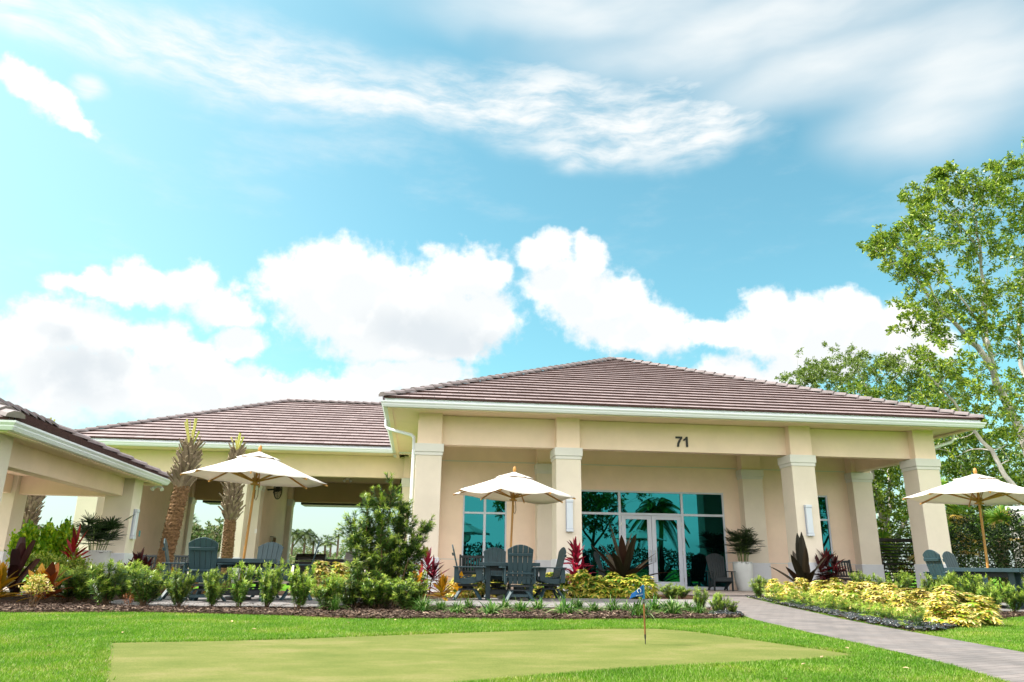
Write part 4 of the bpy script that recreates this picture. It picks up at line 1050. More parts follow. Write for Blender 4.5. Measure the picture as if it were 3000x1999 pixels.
potted('planter', (-8.22, 21.15, .05), 'pale round pot with a dark fan palm in front of the left pavilion column', [(.24, 0), (.27, .03), (.31, .5), (.33, .90), (.33, .94)], 'concrete_pot', .95, .42, 8)
potted('planter', (-9.75, 14.95, .05), 'dark fan palm peeping in at the left picture edge under the pavilion', [(.24, 0), (.27, .03), (.31, .5), (.33, .90), (.33, .94)], 'concrete_pot', 1.05, .42, 12)

# ---- practice flag
t = thing('practice_flag', 'small blue flag on a wooden stick standing in the putting green', 'golf flag', (2.214, 7.485, .004))
MB().lathe([(.001,0),(.0045,.01),(.005,.05),(.008,.055),(.009,.09),(.007,.095)], 10).build('spike', M['black'], t)
MB().tube([(0,0,.09),(0,0,.375)], .0085, 10).build('stick', M['stick'], t, True)
MB().tube([(0,0,.37),(0,0,.385),(0,0,.39),(0,0,.43)], [.0095,.0095,.005,.005], 8).build('ferrule', M['black'], t)
MB().tube([(0,0,.415),(0,0,.545)], .0115, 12).build('sleeve', M['flagtube'], t, True)
# cloth hangs to the left with the point dropping
def flag_cloth():
    nx, nz = 12, 8; V = []; UV = []
    for i in range(nx+1):
        f = i/nx
        for j in range(nz+1):
            g = j/nz; top = .543-.085*f**1.1; bot = .425-.018*f+.02*math.sin(f*3.1)
            V.append((-.008-.125*f+.02*f*(g-.5), -.006-.018*math.sin(f*4.2)-.01*f*g, bot+(top-bot)*g))
    F = [(i*(nz+1)+j, i*(nz+1)+j+1, (i+1)*(nz+1)+j+1, (i+1)*(nz+1)+j) for i in range(nx) for j in range(nz)]
    o = MB().add(V, F).build('cloth', M['flag'], t, True); s = o.modifiers.new('thick', 'SOLIDIFY'); s.thickness = .0016; s.offset = 0
    # open ring emblem with short strokes of lettering under it, printed on the cloth
    e = MB(); c0 = np.array((-.052, -.024, .492))
    def q(x, z, dy=0):
        f = -(x+.008)/.125; return np.array((x, -.0085-.018*math.sin(f*4.2)-.01*f*.5+dy, z))
    a = np.linspace(R(-45), R(250), 18)
    for k in range(17):
        v = []
        for aa, rr in ((a[k], .0165), (a[k], .0235), (a[k+1], .0235), (a[k+1], .0165)): v.append(q(c0[0]+rr*math.cos(aa)*.9, c0[2]+rr*math.sin(aa), -.0025))
        e.add(v, [(0, 1, 2, 3)])
    for k in range(7):
        x = -.082+k*.0105; z = .4415+k*.0022
        for w, h in ((.0022, .009), (.0052, .0022)): e.add([q(x, z, -.0028), q(x+w, z, -.0028), q(x+w, z+h, -.0028), q(x, z+h, -.0028)], [(0, 1, 2, 3)])
    e.build('emblem', M['white'], o)
flag_cloth()
# ---- louvred screen between the last columns
t = thing('louver_screen', 'black louvred screen standing between the two right columns of the porch', 'screen', (17.6, 26.9, 0))
s = MB(); s.box(-1.0, -.95, -.03, .03, 0, 1.9); s.box(.95, 1.0, -.03, .03, 0, 1.9); s.box(-.95, .95, -.031, .031, 1.80, 1.9); s.box(-.95, .95, -.031, .031, .93, 1.02); s.box(-.95, .95, -.031, .031, .0, .1); s.build('frame', M['louver'], t)
s = MB()
for z in np.arange(.14, 1.8, .11):
    if .88 < z < 1.03: continue
    s.bar((-.95, 0, z), (.95, 0, z), .085, .012, 0, (0, -.5, 1))
s.build('louver_panel', M['louver'], t)

# ---- dark counter, grill behind the passage
t = thing('outdoor_counter', 'long black outdoor counter seen through the passage', 'counter', (-4.5, 37.0, .03))
b = MB(); b.box(-1.1, .28, -.35, .35, .0, .82); b.box(.30, 1.12, -.34, .36, .0, .93); bevel(b.build('cabinet', M['black'], t), .02)
l = MB(); l.prism([(-.38,.84),(.38,.84),(.38,1.05),(.0,1.16),(-.3,1.02)], (-1.08, 0, 0), (0,1,0), (0,0,1), (1,0,0), 1.34); bevel(l.build('lid', M['black'], t), .02)
MB().tube([(-.95, -.42, .9), (.15, -.42, .9)], .014, 8).build('handle', M['steel'], t)
MB().box(1.14, 1.42, -.3, .3, .72, .76).build('side_shelf', M['steel'], t)
t = thing('barbecue', 'grey hooded barbecue partly behind the tall feathery shrub', 'barbecue', (-2.75, 35.2, .03))
MB().box(-.42, .42, -.28, .28, .06, .78).build('cabinet', M['black'], t)
h = MB(); h.prism([(-.28,.80),(.28,.80),(.30,1.02),(.22,1.18),(.0,1.24),(-.2,1.16),(-.29,1.0)], (-.42, 0, 0), (0,1,0), (0,0,1), (1,0,0), .84); bevel(h.build('hood', mat('grey_enamel', (.20,.19,.20), .35, .05, 3, spec=.5), t), .03)
MB().box(-.78, -.44, -.25, .25, .74, .78).build('side_shelf', M['steel'], t)
MB().tube([(-.36, -.33, .9), (.36, -.33, .9)], .014, 8).build('handle', M['steel'], t)

# ---- white kiosk with round emblem, far right
t = thing('kiosk', 'white panelled kiosk with a round emblem cut off by the right picture edge', 'kiosk', (22.13, 23.97, 0), R(-40))
bevel(MB().box(-1.6, 1.6, -.02, 2.2, .25, 2.86).build('body', M['white'], t), .01)
MB().box(-1.63, 1.63, -.05, 2.23, 2.865, 3.0).build('roof', M['gutter'], t)
g = MB()
for z in (2.43, 1.2): g.box(-1.6, 1.6, -.026, -.019, z-.012, z+.012)
g.build('seam_trim', M['gutter'], t)
MB().box(-1.05, 1.55, -.03, -.0195, 2.06, 2.12).build('teal_stripe', M['teal'], t)
e = MB(); cx, cz = -.92, 2.62
for k in range(28):
    a = k*2*math.pi/28
    for r0, r1, w in ((.07, .125, .006),):
        d = np.array((math.cos(a), 0, math.sin(a))); q = np.array((-math.sin(a), 0, math.cos(a))); c = np.array((cx, -.028, cz))
        e.add([c+d*r0-q*w*.6, c+d*r1-q*w, c+d*r1+q*w, c+d*r0+q*w*.6], [(0, 1, 2, 3)])
a = np.linspace(0, 2*math.pi, 49)
for k in range(48):
    e.add([(cx+r*math.cos(b), -.027, cz+r*math.sin(b)) for r, b in ((.155, a[k]), (.165, a[k]), (.165, a[k+1]), (.155, a[k+1]))], [(0, 1, 2, 3)])
e.build('emblem', M['teal'], t)
MB().box(-1.55, 1.55, .1, 2.0, .0, .245).build('skirting', M['black'], t)
# ================================================================== plants
def rdir(n, el0, el1, rg=rng):
    a = rg.random(n)*2*math.pi; e = rg.uniform(el0, el1, n)
    return np.stack([np.cos(a)*np.cos(e), np.sin(a)*np.cos(e), np.sin(e)], 1)

def shoot_leaves(mb, pts, n, L, W, el, new_from, seed_rg, mats=(0, 1)):
    """needle leaves round a shoot given as a polyline"""
    pts = np.asarray(pts); K = len(pts); f = np.sort(seed_rg.random(n))**.85; x = f*(K-1); i = np.minimum(x.astype(int), K-2); u = (x-i)[:, None]
    p = pts[i]*(1-u)+pts[i+1]*u; ax = unit(pts[i+1]-pts[i])
    r = unit(np.cross(ax, seed_rg.normal(size=(n, 3)))); e = seed_rg.uniform(el[0], el[1], n)[:, None]
    d = r*np.cos(e)+ax*np.sin(e); isnew = f > new_from
    for k, m in ((~isnew, mats[0]), (isnew, mats[1])):
        if k.sum(): mb.leaves(p[k], d[k], ax[k]+.3*r[k], L*(.7+.6*seed_rg.random(k.sum())), W, .15, 2, mat=m)

def podo(seed, h=1.0, w=1.0, stems=12, per=130, leafL=.105, new=.84):
    rg = np.random.default_rng(seed); t = thing('podocarpus_shrub', '', 'shrub'); f, s = MB(), MB()
    for i in range(stems):
        a = rg.random()*6.28; out = (w/2)*rg.random()**.6*.85; hh = h*(1-.25*(out/(w/2))**2)*(.55+.45*rg.random()); b = np.array((rg.normal(0,.03), rg.normal(0,.03), 0))
        T = b+np.array((math.cos(a)*out, math.sin(a)*out, hh)); m = b+(T-b)*np.array((.65, .65, .45))+rg.normal(0, .02, 3)
        q = np.linspace(0, 1, 7)[:, None]; P = (1-q)**2*b+2*q*(1-q)*m+q*q*T
        s.tube(P, np.linspace(.009, .003, 7), 5)
        shoot_leaves(f, P[1:], per, leafL, .0175, (.2, 1.0), new, rg)
        for k in range(3):
            j = rg.integers(2, 6); d = rdir(1, .3, 1.0, rg)[0]*h*(.14+.14*rg.random()); Q = np.stack([P[j], P[j]+d*.5+np.array((0,0,.01)), P[j]+d+np.array((0,0,.04*h))]); s.tube(Q, .003, 4)
            shoot_leaves(f, Q, per//3, leafL*.9, .016, (.3, 1.1), .6, rg)
    f.build('foliage', [LF['podo'], LF['podo_new']], t); s.build('stem', M['stem'], t); return t
PV = [podo(s, 1.0, 1.0, n, p) for s, n, p in ((11, 16, 140), (12, 14, 150), (13, 18, 130), (14, 15, 140))]
def put(protos, i, x, y, w, h, label, grp, z=.02, rz=None):
    pr = protos[i % len(protos)]; q = random.uniform(.88, 1.14)
    o = place(pr, used, label, (x, y, z), rz if rz is not None else i*2.4+random.uniform(-.5, .5), (w*q, w*random.uniform(.9, 1.1), h*random.uniform(.9, 1.1)), grp)
    o.rotation_euler = (random.uniform(-.07, .07), random.uniform(-.07, .07), o.rotation_euler[2]); return o

GP = 'feathery green shrubs along the bed edge'
for i, (x, y, h, w, lb) in enumerate([
 (-5.96,14.6,.62,.75,'bushy feathery shrub at the left end of the row, below the pale round pot'),
 (-4.98,13.7,.76,.66,'broad feathery shrub just left of the rusty dry twig'),
 (-4.28,13.3,.80,.74,'full feathery shrub right of the rusty dry twig, left of the paving'),
 (-3.63,12.95,.70,.55,'feathery shrub hiding the left arm of the chair at the left table'),
 (-3.15,12.98,.68,.55,'low feathery shrub in front of the solid chair back at the left table'),
 (-2.78,13.1,.78,.52,'narrow upright feathery shrub right of the solid chair back'),
 (-2.32,13.0,.84,.56,'feathery shrub in front of the umbrella pole of the left table'),
 (-1.78,12.66,.84,.50,'feathery shrub narrowing to a bare foot, right end of the left patio'),
 (-1.38,12.55,.60,.62,'low spreading feathery shrub left of the tall feathery one')]):
    put(PV, i, x, y-.18, w*(1.25 if i < 3 else 1.0), h*(.96 if i < 3 else .93), lb, GP)
for i, (x, y, h, w, lb) in enumerate([
 (-6.1,15.7,.60,.52,'yellow tipped feathery shrub directly in front of the pale round pot'),
 (-5.30,15.1,.76,.58,'feathery shrub in front of the shaded bench, left of the palm trunk'),
 (-5.62,14.3,.66,.55,'feathery shrub tucked between the pot and the bed front'),
 (-4.75,14.2,.72,.5,'feathery shrub at the foot of the wrapped palm trunk')]):
    put(PV, i+1, x, y, w*1.3, h*1.05, lb, GP)
# small ones at the right end of the middle bed
for i, (x, y, h, w, lb) in enumerate([
 (4.66,12.5,.40,.26,'small feathery shrub, leftmost of four at the walkway corner'),
 (4.80,12.2,.34,.24,'small feathery shrub, second of four at the walkway corner'),
 (5.02,12.5,.35,.26,'pale upright feathery shrub, third of four at the walkway corner'),
 (4.96,11.95,.24,.22,'lowest bluish feathery shrub by the walkway corner pebbles'),
 (5.70,17.2,.40,.50,'dark feathery shrub under the left glass door'),
 (6.30,18.1,.34,.42,'small dark feathery shrub left of the porch path'),
 (8.46,18.7,.52,.58,'dark twiggy feathery shrub in front of the white glazed pot')]):
    put(PV, i+2, x, y, w*1.15, h*1.05, lb, 'small feathery shrubs by the walkway')
GE = 'low feathery shrubs edging the black pebbles'
EDGEP = [(7.89,16.39,.34,.40),(7.91,15.8,.27,.38),(7.72,14.83,.30,.40),(7.62,14.21,.25,.36),(7.52,13.64,.26,.34),(7.44,13.11,.25,.33),(7.31,12.52,.24,.34),(7.2,11.98,.25,.32),(7.05,11.33,.22,.30),(7.0,11.0,.21,.28),(6.9,10.61,.21,.28),(6.86,10.28,.19,.25),(6.36,9.25,.27,.25)]
names = ['farthest from the lawn, deepest in shade','second from the porch','third from the porch','fourth from the porch','fifth from the porch','sixth from the porch','seventh from the porch','sixth from the lawn end','fifth from the lawn end','fourth from the lawn end','third from the lawn end','second from the lawn end','alone at the lawn end of the pebbles']
def low_podo(seed):
    rg = np.random.default_rng(seed); t = thing('edging_shrub', '', 'shrub'); f = MB()
    for i in range(22):
        d = rdir(1, .15, 1.3, rg)[0]; P = np.stack([d*.03, d*np.array((.3,.3,.5)), d*np.array((.5,.5,1.))+np.array((0,0,-.05))])
        shoot_leaves(f, P, 42, .13, .020, (.3, 1.1), .55, rg)
    f.build('foliage', [LF['podo'], LF['podo_new']], t); return t
LP = [low_podo(s) for s in (31, 32, 33)]
for i, ((x, y, h, w), nm) in enumerate(zip(EDGEP, names)): put(LP, i, x-.10, y, w*1.7, h*1.35, 'low feathery shrub at the black pebble edge, '+nm, GE)
GR = 'feathery shrubs round the right patio'
for i, (x, y, h, w, lb) in enumerate([
 (11.0,16.8,.80,.55,'feathery shrub with one tall shoot in front of the black louvred screen'),
 (10.62,17.15,.66,.50,'feathery shrub right of the slatted bench end'),
 (10.15,14.5,.72,.48,'feathery shrub before the chair nearest the last column'),
 (10.08,13.95,.76,.44,'bright feathery shrub under the left corner of the right table'),
 (9.95,13.4,.72,.44,'feathery shrub under the near corner of the right table'),
 (10.02,13.05,.74,.46,'feathery shrub in front of the umbrella pole of the right table'),
 (9.72,12.3,.68,.42,'dark feathery shrub standing free on the mulch near the right lawn'),
 (10.22,12.45,.66,.40,'feathery shrub second from the right picture edge'),
 (10.62,12.5,.70,.42,'feathery shrub at the right picture edge'),
 (10.36,17.3,.70,.34,'thin feathery shrub in front of the bench arm')]):
    put(PV, i, x, y, w*1.15, h, lb, GR)

# tall feathery shrub beside the clubhouse corner
PD = [podo(s, 1.0, 1.0, 17, 140, new=.985) for s in (17, 18)]
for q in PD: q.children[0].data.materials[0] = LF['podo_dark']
def tall_podo():
    rg = np.random.default_rng(5); t = thing('tall_podocarpus', 'tall feathery evergreen with ragged yellow tips in front of the first clubhouse column', 'tree', (-.57, 13.45, .02)); f, s = MB(), MB()
    mains = [(-.35,.0,1.80,0),(-.12,.05,1.92,.1),(.06,-.05,2.22,.2),(.24,.05,1.88,0),(.40,.0,1.78,.1),(-.05,-.2,1.5,0),(.2,.25,1.55,0),(-.28,.2,1.4,0),(.48,-.15,1.25,0),(-.48,-.1,1.2,0),(.62,.05,1.36,0),(-.56,.1,1.45,0)]
    for x, y, h, _ in mains:
        b = np.array((x*.45, y*.5, 0)); T = np.array((x, y, h)); q = np.linspace(0, 1, 9)[:, None]; m = b*.5+T*.5+np.array((x*.15, y*.2, .05)); P = (1-q)**2*b+2*q*(1-q)*m+q*q*T+rg.normal(0, .012, (9, 3))
        s.tube(P, np.linspace(.022, .004, 9), 6); shoot_leaves(f, P[5:], 240, .09, .0135, (.3, 1.0), .62, rg)
        for k in range(31):
            j = rg.uniform(.8, 7.6); i = int(j); p = P[i]*(1-j+i)+P[i+1]*(j-i); d = rdir(1, .15, .95, rg)[0]*(.34-.012*j)*(.6+.6*rg.random())
            Q = np.stack([p, p+d*.5, p+d+np.array((0,0,.05))]); s.tube(Q, [.006,.004,.002], 4); shoot_leaves(f, Q, 84, .088, .0125, (.3, 1.1), .82, rg)
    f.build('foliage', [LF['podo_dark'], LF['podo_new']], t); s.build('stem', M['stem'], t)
tall_podo()
for i, (x, y, h, w, lb) in enumerate([(-1.0,12.95,.66,.85,'dense low feathery shrub at the left foot of the tall evergreen'),(-.12,12.6,.66,.75,'dense low feathery shrub at the right foot of the tall evergreen'),(-.58,12.75,.58,.7,'dense low feathery shrub at the middle foot of the tall evergreen')]):
    put(PD, i+1, x, y, w*1.15, h, lb, 'feathery skirt under the tall evergreen')

# ---- variegated umbrella plants
def scheff(seed, mt, nw=105):
    rg = np.random.default_rng(seed); t = thing('variegated_shrub', '', 'shrub'); f = MB()
    u = rdir(nw, -.15, 1.5, rg); rad = .55+.45*rg.random(nw)**.6; p = u*rad[:, None]*np.array((.5, .5, .82))+np.array((0, 0, .12))
    for c, d in zip(p, u):
        ax = unit(d*.6+np.array((0,0,.8))+rg.normal(0,.2,3)); s = unit(np.cross(ax, rg.normal(size=3))); q = np.cross(ax, s); m = 7; a = np.arange(m)*2*math.pi/m+rg.random()
        D = np.cos(a)[:, None]*s+np.sin(a)[:, None]*q+ax*.12
        f.leaves(np.tile(c, (m, 1)), D, np.tile(ax, (m, 1)), .17+.05*rg.random(m), .072, .22, 2, [.25, 1, .25], fold=.08)
    f.build('foliage', mt, t)
    s = MB()
    for i in range(7):
        d = rdir(1, .5, 1.4, rg)[0]; s.tube([(0,0,0), d*np.array((.3,.3,.5))], [.014,.008], 5)
    s.build('stem', M['gstem'], t); return t
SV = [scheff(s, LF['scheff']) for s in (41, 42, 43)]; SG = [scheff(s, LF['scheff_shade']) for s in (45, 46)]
GS = 'yellow variegated shrubs'
for i, (x, y, h, w, lb) in enumerate([
 (-2.05,16.7,.78,.62,'yellow variegated shrub left of the tall evergreen, by the edge on chair'),
 (-1.65,17.2,.80,.66,'yellow variegated shrub left of the tall evergreen, in front of the grill'),
 (-1.28,17.3,.74,.60,'yellow variegated shrub half hidden by the tall evergreen')]): put(SV, i, x, y, w*1.05, h, lb, GS)
CEN = [(.95,17.75,.46,.50,'under the left edge of the middle table'),(1.38,17.8,.52,.50,'behind the left chair of the middle table'),(1.85,17.9,.46,.45,'behind the middle table leg'),(2.62,17.9,.50,.55,'between the back-turned and right chairs'),(3.08,17.95,.54,.56,'behind the right chair of the middle table'),(3.42,17.6,.56,.55,'just right of the right chair'),(3.78,17.75,.66,.55,'tallest one, at the foot of the red plant'),(4.10,17.4,.58,.55,'right of the red plant'),(4.48,17.5,.58,.54,'left of the purple strap leaves'),(4.85,17.2,.54,.53,'in front of the purple strap leaves'),(5.30,17.6,.52,.55,'behind the blue flag')]
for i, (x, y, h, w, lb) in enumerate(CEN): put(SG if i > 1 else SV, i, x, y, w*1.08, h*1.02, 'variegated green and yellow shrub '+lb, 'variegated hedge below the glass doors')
RB = [(8.56,18.2,.50,.50,'nearest the white glazed pot'),(8.95,18.25,.48,.50,'second from the white glazed pot'),(9.65,18.95,.52,.5,'at the foot of the broad purple leaves'),(9.80,18.4,.50,.54,'before the broad purple leaves'),(10.06,18.05,.51,.56,'before the dark red plant'),(10.19,17.54,.52,.56,'left of the bench seat'),(10.11,16.69,.56,.55,'before the bench arm'),
 (8.70,16.19,.42,.54,'in the second row, third from the porch path'),(8.85,15.77,.46,.52,'in the second row, below the dark red plant'),(9.0,15.37,.47,.54,'in the second row, below the bench'),(8.81,14.46,.45,.53,'in the middle of the bed, left of centre'),(8.64,13.64,.45,.52,'in the middle of the bed, at its centre'),(8.78,13.33,.43,.52,'in the middle of the bed, right of centre'),
 (7.55,11.7,.36,.45,'close above the pebbles, near the lone edging shrub'),(7.98,11.71,.46,.52,'in the lower bed, left of the highest clump'),(8.17,11.48,.50,.52,'highest clump of the lower bed'),(8.53,11.5,.42,.5,'in the lower bed, right of the highest clump'),(6.95,9.95,.31,.40,'lowest clump, above the lawn corner'),(7.12,9.8,.30,.38,'lowest clump, spilling to the mulch'),(7.62,10.07,.36,.46,'large leaved clump spilling over the mulch at the lawn'),(8.84,11.52,.36,.42,'rightmost clump beside the free standing dark shrub'),(7.9,13.0,.40,.5,'low above the pebbles, fifth shrub in'),(8.1,14.0,.40,.5,'low above the pebbles, fourth shrub in'),(7.6,10.9,.38,.46,'low front clump between pebbles and lower bed'),(8.25,12.5,.44,.5,'between the middle and lower bed'),(8.35,15.0,.42,.5,'low above the pebbles, third shrub in'),(9.5,16.2,.5,.55,'at the back of the bed below the bench seat'),(9.4,14.9,.48,.55,'at the back of the bed near the chair'),(9.3,17.2,.46,.55,'at the back of the bed, behind the second row'),(8.3,17.0,.40,.45,'in shade above the farthest pebbles')]
for i, (x, y, h, w, lb) in enumerate(RB): put(SV, i, x+.12, y, w*1.06, h*1.0, 'pale yellow right-bed shrub '+lb, 'pale yellow shrubs of the right bed')

# ---- round leaved shrubs on the left
def round_leaf(seed, mt, n=900, L=.07, W=.05, nm='glossy_shrub', stems=8):
    rg = np.random.default_rng(seed); t = thing(nm, '', 'shrub'); f, s = MB(), MB()
    cl = rdir(46, -.4, 1.5, rg)*np.array((.38, .38, .36))*(.45+.55*rg.random((46, 1)))+np.array((0, 0, .58))
    k = rg.integers(0, 46, n); p = cl[k]+rg.normal(0, .055, (n, 3)); d = unit(rdir(n, -.2, 1.3, rg)+unit(p-np.array((0,0,.4)))*.6)
    f.leaves(p, d, np.cross(d, rg.normal(size=(n, 3))), L*(.7+.6*rg.random(n)), W, .2, 2, [.3, 1, .35], fold=.1); f.build('foliage', mt, t)
    for i in range(stems):
        e = cl[rg.integers(0, 46)]; s.tube([(rg.normal(0,.04), rg.normal(0,.04), 0), e*np.array((.5,.5,.55)), e], [.012,.009,.004], 5)
    s.build('stem', M['stem'], t); return t
CV = [round_leaf(s, LF['clusia'], 1900, .085, .055, 'hedge_shrub') for s in (51, 52)]
for i, (x, y, h, w, lb) in enumerate([(-8.62,18.2,1.50,.82,'tall bright green shrub nearest the pavilion palm trunk'),(-8.25,18.35,1.56,.82,'tallest bright green shrub between pavilion column and palm'),(-7.90,18.5,1.52,.72,'tall bright green shrub touching the white column')]): put(CV, i, x, y, w, h, lb, 'bright green hedge shrubs left')
QV = [round_leaf(s, LF['small'], 1500, .06, .032) for s in (55, 56)]
for i, (x, y, h, w, lb) in enumerate([(-7.35,16.3,.80,.70,'mottled green shrub right of the maroon paddle leaves'),(-7.35,17.2,.74,.70,'mottled green shrub below the tall bright hedge'),(-6.85,16.7,.76,.72,'mottled green shrub below the scarlet leaved plant'),(-6.32,14.9,.56,.55,'mottled green shrub beside the orange red plant'),(-6.55,15.6,.55,.6,'mottled green shrub left of the pale pot'),(-5.95,15.2,.52,.52,'mottled green shrub below the pale pot')]): put(QV, i, x, y, w*1.1, h, lb, 'mottled green shrubs left')
VV = round_leaf(58, LF['scheff'], 700, .085, .04, 'cream_leaf_shrub'); place(VV, used, 'small cream and green shrub standing at the lawn edge, far left', (-5.66, 12.55, .02), .4, (.50, .50, .50))

# ---- broad rosette plants
def rosette(name, cat, mt, n, L, W, el, bend, seed, height=.06, prof=None, fold=.12, stem=None, k=5, bendr=.5):
    rg = np.random.default_rng(seed); t = thing(name, '', cat); f = MB(); f0 = np.linspace(0, 1, n); a = np.arange(n)*2.4+rg.normal(0,.2,n); e = el[0]+(el[1]-el[0])*f0+rg.normal(0,.1,n)
    d = np.stack([np.cos(a)*np.cos(e), np.sin(a)*np.cos(e), np.sin(e)], 1); b = np.stack([0*a, 0*a, height*f0], 1)+d*.02
    f.leaves(b, d, np.tile((0,0,1.), (n,1))+.15*rg.normal(size=(n,3)), L*(.75+.35*rg.random(n)), W*(.8+.3*rg.random(n)), bend*(1-bendr*f0)*(.6+.7*rg.random(n)), k, prof, fold)
    f.build('foliage', mt, t)
    if stem: s = MB(); s.tube([(0,0,-stem),(0,0,height)], .018, 6); s.build('stem', M['stem'], t)
    return t
broad = [.35, .8, 1, .9, .55, .06]
cro = rosette('croton', 'croton', LF['croton'], 26, .30, .105, (.25, 1.45), .28, 61, .16, broad)
cror = rosette('croton', 'croton', LF['croton_red'], 24, .34, .11, (.2, 1.4), .25, 62, .15, broad)
for i, (x, y, s, lb, p) in enumerate([(-6.80,13.8,1.5,'big yellow orange veined croton at the left picture edge',cro),(-6.35,14.2,1.25,'olive orange croton behind the cream and green shrub',cro),(-6.05,13.8,1.3,'flame red and orange croton at the left lawn edge',cror),(-5.45,18.3,1.15,'orange croton left of the wrapped palm trunk base',cro),(-5.0,18.4,1.15,'orange croton seen under the chair arm at the left table',cro),(-4.62,18.5,1.05,'orange croton seen between the chairs of the left table',cro),(.0,15.55,1.2,'golden croton touching the tall evergreen',cro),(.52,15.6,1.15,'golden croton left of the side on chair',cro),(.92,16.7,1.1,'golden croton behind the side on chair',cro),(-6.9,15.2,1.0,'olive gold croton behind the big one at the left edge',cro)]):
    place(p, used, lb, (x, y, .10), i*1.3, (s, s, s), 'orange crotons')
lance = [.35, .75, 1, .9, .6, .05]
def cordyline(mt, seed, heads, L, W, nm='cordyline'):
    rg = np.random.default_rng(seed); t = thing(nm, '', 'cordyline'); f, s = MB(), MB()
    for hx, hy, hz, n in heads:
        P = np.array([(hx*.3, hy*.3, 0), (hx*.6, hy*.6, hz*.6), (hx, hy, hz)]); s.tube(P, [.016,.013,.011], 6)
        q = rg.random(n); a = np.arange(n)*2.4; e = -.5+1.95*q+rg.normal(0,.12,n); d = np.stack([np.cos(a)*np.cos(e), np.sin(a)*np.cos(e), np.sin(e)], 1)
        b = np.array((hx, hy, hz))-np.array((0,0,1.))*(1-q)[:, None]*hz*.55
        f.leaves(b, d, np.tile((0,0,1.), (n,1))+.25*rg.normal(size=(n,3)), L*(.65+.5*rg.random(n)), W, .35*rg.random(n), 5, lance, .15)
    f.build('foliage', mt, t); s.build('stem', M['stem'], t); return t
c1 = cordyline(LF['cord'], 71, [(0,0,.75,46),(.12,.05,.55,30),(-.14,0,.5,30)], .40, .055)
place(c1, used, 'red cordyline with thin leaves in front of the first clubhouse column', (.22, 16.2, .02), 0, (1.05, 1.05, 1.02), 'red cordylines')
c2 = cordyline(LF['cord'], 74, [(0,0,.92,50),(.1,.1,1.12,34),(-.12,0,.62,36),(.16,-.05,.6,30)], .40, .075)
place(c2, used, 'deep red broad cordyline behind the right chair of the middle table', (3.86, 18.6, .02), 1.0, (1.1, 1.1, 1.05), 'red cordylines')
c3 = cordyline(LF['dcord'], 77, [(0,0,1.0,60),(.25,.1,.85,50),(-.22,0,.8,46),(.1,-.2,.6,46)], .46, .07)
place(c3, used, 'dark red cordyline with a few scarlet tips in front of the right bench', (12.15, 21.9, .02), 0, (1.12, 1.12, 1.04), 'dark cordylines')
c4 = cordyline(LF['dcord'], 79, [(0,0,.62,40),(.15,.05,.5,30),(-.16,0,.45,30)], .36, .075)
place(c4, used, 'small dark red cordyline by the shaded bench, right of the left pavilion', (-6.6, 19.5, .02), .5, (1.08, 1.08, 1.1), 'dark cordylines')
strap = [.55, .9, 1, 1, .95, .8, .5, .05]
cr = rosette('crinum_lily', 'lily', LF['crinum'], 22, 1.62, .20, (.45, 1.38), .30, 81, .42, strap, .13, None, 8)
place(cr, used, 'great purple green strap leaved lily arching in front of the left glass door', (5.22, 19.3, .12), .3, (1, 1, .92), 'purple strap leaved lilies')
cr2 = rosette('crinum_lily', 'lily', LF['crinum'], 13, 1.25, .23, (.45, 1.5), .10, 84, .35, strap, .10, None, 8)
place(cr2, used, 'upright broad purple green lily in front of the lamp column on the right', (10.40, 20.0, .10), 1.5, (1, 1, 1.0), 'purple strap leaved lilies')
pp = rosette('paddle_plant', 'plant', LF['purple'], 17, .72, .20, (.3, 1.45), .08, 86, .35, [.4, .6, .9, 1, .95, .55], .05, None, 6)
place(pp, used, 'maroon paddle leaved plant under the pavilion, far left', (-7.45, 15.6, .02), .8, (1, 1, 1.05))
br = rosette('scarlet_bromeliad', 'plant', LF['brom'], 18, .36, .07, (.4, 1.45), .06, 88, .3, lance, .1, .62, 5)
place(br, used, 'scarlet leaved plant at the white column foot, left of the pale pot', (-7.02, 16.9, .66), 0, (1.15, 1.15, 1.15))
rs = podo(95, 1, 1, 7, 60); rs.children[0].data.materials[0] = LF['rust']; rs.children[0].data.materials[1] = LF['rust']; rs.name = 'withered_shrub'
place(rs, used, 'small withered rust brown shrub between the green ones at the lawn edge', (-4.52, 13.2, .02), 0, (.24, .24, .34))

